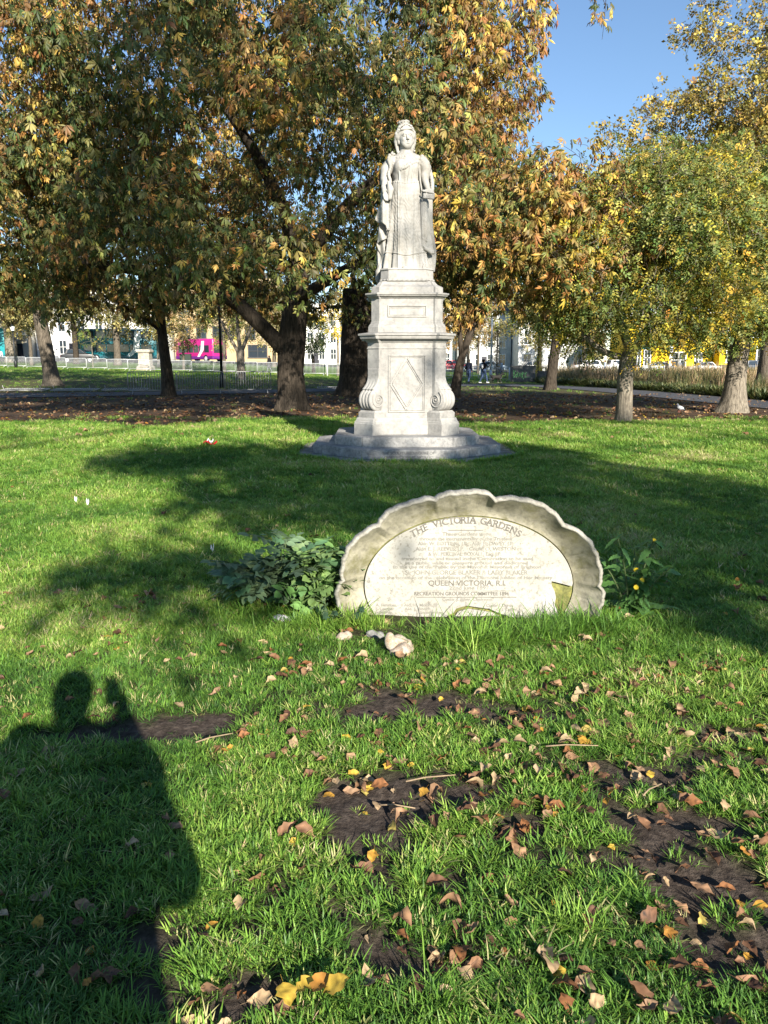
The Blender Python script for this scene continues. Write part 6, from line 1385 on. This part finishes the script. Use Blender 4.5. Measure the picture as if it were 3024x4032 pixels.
# where they lie: drifts in the foreground, thinner on the lawn, thick on the dirt
m = 8000; y = np.r_[rl.uniform(1.55, 5.2, 2000), rl.uniform(3.0, 18, 1500), rl.uniform(17, 40, m-3500)]; x = rl.uniform(-1, 1, m)*(.56*y+.4)
dn = np.where(y < 5.3, .12+1.5*smooth(.52, .75, fbm(x*1.9+7, y*2.3, 2, 3))+.55*smooth(-.2, .4, x)*(y < 4), np.where(y < 17, .13+.15*smooth(5, 17, y), .25+.75*dirt(x, y)))
k = (rl.random(m) < dn) & clear(x, y) & ~((np.abs(x-.54) < .86) & (y > 4.5) & (y < 4.95)); x = x[k]; y = y[k]; o_d = np.argsort(np.hypot(x, y)); x = x[o_d]; y = y[o_d]
# a few drifts seen clearly in the photograph
for (cx, cy, rr, nn_) in ((-.42, 3.72, .13, 12), (.02, 3.60, .10, 6), (.78, 3.58, .16, 9), (1.30, 3.62, .14, 9), (.12, 1.76, .10, 6), (-.42, 1.68, .10, 7), (.62, 3.28, .08, 7), (.42, 3.82, .15, 7), (-.05, 3.9, .12, 7), (-.75, 4.08, .15, 5), (.85, 2.98, .08, 5), (.55, 1.66, .10, 5), (-.15, 4.45, .12, 6)):
    x = np.r_[rl.normal(cx, rr, nn_), x]; y = np.r_[rl.normal(cy, rr*.45, nn_), y]
x = np.r_[-.20, -.16, -.245, -.12, x]; y = np.r_[1.70, 1.685, 1.66, 1.67, y]
kinds = rl.choice(['brown', 'tan', 'yellow'], len(x), p=[.64, .18, .18]); kinds[:4] = 'yellow'
hz = gh(x, y); rest = []
def spot(xx, yy):
    c = xx/(.5*(yy*.98+.3)); col_ = ['at the left edge', 'left of centre', 'in the centre', 'right of centre', 'at the right edge'][int(min(4.99, max(0, (c+1)*2.5)))]
    row = 'at the very bottom' if yy < 1.8 else 'in the near grass' if yy < 2.15 else 'among the soil patches' if yy < 2.65 else 'beyond the soil patches' if yy < 3.3 else 'before the stone tablet'
    return row+' '+col_
LB = {'brown': 'curled brown fallen leaf %s', 'tan': 'dry tan fallen leaf %s', 'yellow': 'yellow fallen leaf %s'}
order_ = np.argsort(np.hypot(x, y)); vis = [i for i in order_ if abs(x[i]) < .5*(y[i]*.98+.3)+.05 and y[i] > 1.58][:300]; vs_ = set(vis)
for i in range(len(x)):
    sz = float(rl.uniform(.034, .08) if kinds[i] != 'yellow' else rl.uniform(.026, .05)); sz *= 1.5 if i < 4 else 1
    if y[i] > 5: sz *= 1.25
    if y[i] > 16: sz *= 1.9
    M = Matrix.Translation((x[i], y[i], float(hz[i])+(.03 if i < 4 else 0)+rl.uniform(.006, .032)*(1 if y[i] < 19 else .4))) @ Matrix.Rotation(rl.uniform(0, 6.28), 4, 'Z') @ Matrix.Rotation(rl.normal(0, .35), 4, 'X') @ Matrix.Rotation(rl.normal(0, .3), 4, 'Y') @ Matrix.Scale(sz, 4)
    me = LV[kinds[i]][rl.integers(len(LV[kinds[i]]))]
    if i in vs_:
        o = link('fallen_leaf', me); o.matrix_world = M
        lab = LB[kinds[i]] % spot(x[i], y[i]) if i >= 4 else 'large yellow-brown fallen leaf of the bunch at the bottom edge'
        tag(o, lab, 'leaf', 'fallen leaves: '+lab)
    else: rest.append((me, M))
VA = []; FA = []; CA = []; base_ = 0; cache = {}
for me, M in rest:
    if me.name not in cache:
        vv = np.empty(len(me.vertices)*3, np.float32); me.vertices.foreach_get('co', vv); cc = np.empty(len(me.vertices)*4, np.float32); me.attributes['leafcol'].data.foreach_get('color', cc)
        cache[me.name] = (vv.reshape(-1, 3), np.array([p.vertices[:] for p in me.polygons]), cc.reshape(-1, 4)[:, :3])
    vv, ff, cc = cache[me.name]; A = np.array(M); VA.append(vv @ A[:3, :3].T+A[:3, 3]); FA.append(ff+base_); CA.append(cc); base_ += len(vv)
fl = link('leaf_litter', np_mesh('leaf_litter', np.concatenate(VA), np.concatenate(FA), DRYLEAF, True, np.concatenate(CA))); kind(fl, 'stuff'); tag(fl, 'brown and yellow leaf litter scattered over the lawn and the dirt', 'leaf litter')

# ------------------------------------------------------------------ plants beside the tablet
def leaf_plane(r, L, W, col, lobes=0, n=9, curl=.25):
    V = []; F = []; C = []
    for i in range(n):
        u = i/(n-1); w_ = W*math.sin(math.pi*min(1, u*.96+.02)**.8)**.85
        if lobes: w_ *= .55+.45*abs(math.sin(u*math.pi*lobes))
        z = -curl*L*u*u+.02*L*math.sin(u*9)
        for j, s in enumerate((-1, 0, 1)): V.append((L*u, s*w_, z+(.18*w_ if s else 0)+(r.normal(0, .04*W) if lobes else 0))); C.append(np.array(col)*(1.1 if s else .95)*(1+r.normal(0, .05)))
    for i in range(n-1):
        for j in range(2): F.append((i*3+j, (i+1)*3+j, (i+1)*3+j+1, i*3+j+1))
    return V, F, C
def compound(r, L, K, col):
    V = []; F = []; C = []
    def add(v, f, c, M):
        k = len(V); V.extend([tuple(M @ Vector(q)) for q in v]); F.extend([tuple(i+k for i in p) for p in f]); C.extend(c)
    st = MB(); st.tube([(0, 0, 0), (L*.5, 0, -.02*L), (L, 0, -.12*L)], [.0022, .0018, .001], 4); add(st.v, st.f, [np.array(col)*.9]*len(st.v), Matrix.Identity(4))
    for i in range(K):
        u = .3+.7*(i//2)/max(1, (K-1)//2); s = 1 if i % 2 else -1; last = i == K-1
        v, f, c = leaf_plane(r, L*.42*r.uniform(.8, 1.1), L*.13*r.uniform(.85, 1.15), np.array(col)*r.uniform(.85, 1.15), 0, 6)
        add(v, f, c, Matrix.Translation((L*u, 0, -.12*L*u*u)) @ Matrix.Rotation(0 if last else s*R(r.uniform(55, 75)), 4, 'Z') @ Matrix.Rotation(r.normal(0, .25), 4, 'X'))
    return np_mesh('leaf', V, F, LEAF, True, np.clip(np.array(C), .005, .9))
STEM = plain('green_stem', (.10, .14, .05), .7)
rp = np.random.default_rng(71)
def shrub(label, cx, cy, w_, d_, h, nst, nl, col, L):
    root = thing('shrub', label, 'shrub', (cx, cy, float(gh(cx, cy)))); var = [compound(rp, 1., 7, np.array(col)*rp.uniform(.75, 1.25)*np.array([rp.uniform(.85, 1.2), 1, rp.uniform(.8, 1.15)])) for _ in range(9)]
    st = MB(); nodes = []
    for i in range(nst):
        a = rp.uniform(0, 6.28); q = math.sqrt(rp.random()); e = Vector((w_*q*math.cos(a), d_*q*math.sin(a), h*rp.uniform(.55, 1.0)*(1-.35*q))); b_ = Vector((e.x*.35, e.y*.35, 0))
        P = bez(b_, (b_.x*.8, b_.y*.8, e.z*.7), e, 7); st.tube(P, list(np.linspace(.006, .002, 7)), 5); nodes.append(P)
    st.build('stems', STEM, root, True)['kind'] = 'stuff'
    for i in range(nl):
        P = nodes[i % nst]; k = rp.integers(2, 7) if i >= nst else 6; p = Vector(P[k]); a = rp.uniform(0, 6.28)
        o = link('leaf', var[rp.integers(len(var))], root); o.location = p; o.rotation_euler = (rp.normal(0, .35), rp.uniform(-.55, .35), a); s = L*rp.uniform(.7, 1.15); o.scale = (s, s, s)
shrub('dusky blue-green shrub with paired leaflets left of the stone tablet', -.68, 4.92, .36, .22, .48, 24, 150, (.11, .19, .10), .20)
shrub('brighter green shrub touching the left rim of the stone tablet', -.44, 4.86, .20, .16, .52, 20, 130, (.15, .27, .085), .19)
# ivy
iv = thing('ivy_plant', 'dark ivy creeping at the lower left corner of the stone tablet', 'ivy', (-.27, 4.58, float(gh(-.27, 4.58))))
def ivy_leaf(c):
    pts_ = [(0, 0), (.25, -.42), (.45, -.30), (.75, -.38), (.72, -.15), (1.05, 0), (.72, .15), (.75, .38), (.45, .30), (.25, .42)]
    V = [(a, b, -.15*a*a+.12*abs(b)) for a, b in pts_]+[(.45, 0, -.02)]; F = [(i, (i+1) % 10, 10) for i in range(10)]; return np_mesh('leaf', V, F, LEAF, False, np.tile(np.array(c), (11, 1)))
ivv = [ivy_leaf(c) for c in ((.035, .075, .04), (.05, .095, .05), (.065, .11, .055))]; stv = MB()
for j in range(5):
    P = bez((rp.normal(0, .03), rp.normal(0, .02), 0), (rp.normal(0, .08), -.02, .06), (rp.uniform(-.12, .16), -.05+rp.normal(0, .03), rp.uniform(.06, .17)), 8); stv.tube(P, .002, 4)
    for p in P[1:]:
        o = link('leaf', ivv[rp.integers(3)], iv); o.location = p; s = rp.uniform(.035, .06); o.scale = (s, s, s); o.rotation_euler = (rp.uniform(.5, 1.3), rp.normal(0, .4), rp.uniform(-1.2, 1.2)-1.57)
stv.build('stems', STEM, iv)['kind'] = 'stuff'
# thistle-like plant with yellow flowers on the right
th = thing('sow_thistle', 'leafy green weed with small yellow flowers right of the stone tablet', 'weed', (1.62, 4.82, float(gh(1.62, 4.82))))
lv = []
for k in range(6):
    v, f, c = leaf_plane(rp, 1., .20, np.array((.085, .185, .045))*rp.uniform(.8, 1.2), 5, 22, .4); lv.append(np_mesh('leaf', v, f, LEAF, True, np.array(c)))
st = MB(); tops = []
for j in range(9):
    e = Vector((rp.normal(0, .12)-.03, rp.normal(0, .08), rp.uniform(.25, .52))); P = bez((e.x*.15, e.y*.15, 0), (e.x*.4, e.y*.4, e.z*.6), e, 8); st.tube(P, list(np.linspace(.007, .003, 8)), 5); tops.append(e)
    for p in P[1:]:
        for _ in range(2):
            o = link('leaf', lv[rp.integers(6)], th); o.location = p; s = rp.uniform(.08, .16); o.scale = (s, s, s); o.rotation_euler = (rp.normal(0, .3), rp.uniform(-.5, .4), rp.uniform(0, 6.28))
for j in range(16):
    o = link('leaf', lv[rp.integers(6)], th); o.location = (rp.normal(0, .04), rp.normal(0, .04), .02); s = rp.uniform(.18, .27); o.scale = (s, s, s); o.rotation_euler = (rp.normal(0, .2), rp.uniform(-.5, -.05), rp.uniform(0, 6.28))
st.build('stems', STEM, th)['kind'] = 'stuff'
fm_ = MB(); nf = 16; fm_.v = [(0, 0, .10)]; 
for i in range(nf*2): q = math.pi*i/nf; rr = 1. if i % 2 == 0 else .7; fm_.v.append((rr*math.cos(q), rr*math.sin(q), .28 if i % 2 == 0 else .2))
fm_.f = [(0, 1+i, 1+(i+1) % (2*nf)) for i in range(2*nf)]; fmesh = fm_.mesh('flower', plain('petal_yellow', (.80, .55, .02), .6))
for p in (tops[0], tops[1], tops[2], Vector((-.02, -.12, .20)), Vector((.02, -.10, .24))):
    o = link('flower', fmesh, th); o.location = p; o.scale = (.018,)*3; o.rotation_euler = (R(55)+rp.normal(0, .2), 0, rp.normal(0, .4))
# ------------------------------------------------------------------ stones, litter, sticks
FLINT = stone('flint', (.60, .54, .44), (.30, .22, .16), 9., (.34, .22, .12), .6, .35)
def rock(label, x, y, w_, h, seed, mat=FLINT, lobes=5):
    r = np.random.default_rng(seed); c = Carve((-w_, -w_, -.06), (w_, w_, h*1.5), max(.004, w_/40))
    for i in range(lobes): c.ell((r.uniform(-.55, .55)*w_, r.uniform(-.3, .3)*w_, r.uniform(.1, .55)*h), (w_*r.uniform(.28, .45), w_*r.uniform(.25, .4), h*r.uniform(.35, .6)), .02, wob=lambda X, Y, Z: .004*np.sin(X*90+seed)*np.sin(Y*80)*np.sin(Z*85))
    if h > .09: c.ell((-.5*w_, 0, h*.75), (w_*.26, w_*.25, h*.45), .02)
    o = c.obj('stone', mat); o.location = (x, y, float(gh(x, y))-.01); tag(o, label, 'stone'); return o
rock('knobbly white and brown flint stone lying in front of the tablet', .09, 4.10, .115, .115, 5)
rock('small pale stone half buried left of the flint', -.22, 4.33, .07, .05, 8)
rock('low grey stone beside the tablet foot at its lower left', -.05, 4.36, .06, .045, 9, stone('grey_stone', (.3, .29, .27), (.15, .15, .14), 8.))
rock('white stone half hidden under the dusky shrub', -.62, 4.62, .10, .06, 12, stone('chalk', (.7, .69, .66), (.5, .49, .46), 8.))
lt = thing('crisp_packet', 'crumpled red and white wrapper on the lawn left of the monument', 'litter', (-3.36, 14.85, .06), R(15))
def crumple(name, mat, w_, d_, z, seed, parent, off=(0, 0, 0)):
    r = np.random.default_rng(seed); n = 9; V = [((i/(n-1)-.5)*w_+off[0], (j/(n-1)-.5)*d_+off[1], z+r.normal(0, .014)+.03*math.sin(i*.9)+off[2]) for i in range(n) for j in range(n)]
    F = [(i*n+j, (i+1)*n+j, (i+1)*n+j+1, i*n+j+1) for i in range(n-1) for j in range(n-1)]; me = np_mesh(name, V, F, mat, False); o = link(name, me, parent); m_ = o.modifiers.new('t', 'SOLIDIFY'); m_.thickness = .002; return o
crumple('wrapper', RED, .26, .14, .02, 1, lt); crumple('white_band', WHITEPAINT, .12, .09, .045, 2, lt, (.0, -.01, .01))
for i, (xx, yy, lab) in enumerate(((-3.55, 8.72, 'scrap of white paper on the left lawn, left of two'), (-3.35, 8.55, 'scrap of white paper on the left lawn, right of two'), (-1.46, 6.35, 'tiny white scrap on the shaded lawn beyond the shrub'))):
    o = crumple('paper_scrap', WHITEPAINT, .024, .02, .0, 5+i, None); o.location = (xx, yy, .05); tag(o, lab, 'litter')
WOODM = plain('stick_wood', (.30, .22, .14), .9, .1, .3, 30)
for (xx, yy, a, L, lab) in ((.18, 2.72, 15, .20, 'thin pale stick on the soil in the middle foreground'), (-.72, 3.02, 30, .16, 'short stick inside the shadow of the shoulders'), (.05, 2.55, -10, .13, 'short brown stick lying on bare soil'), (.78, 2.95, 3, .22, 'straight pale stem lying beside the grass clump'), (1.0, 2.62, 40, .12, 'small twig on the bare soil at the right')):
    mb = MB(); mb.tube([(-L/2, 0, 0), (-L*.1, .006, .006), (L/2, -.004, .01)], [.0032, .003, .002], 6); o = mb.build('stick', WOODM, None, True); o.location = (xx, yy, float(gh(xx, yy))+.03); o.rotation_euler = (0, .05, R(a)); tag(o, lab, 'stick')
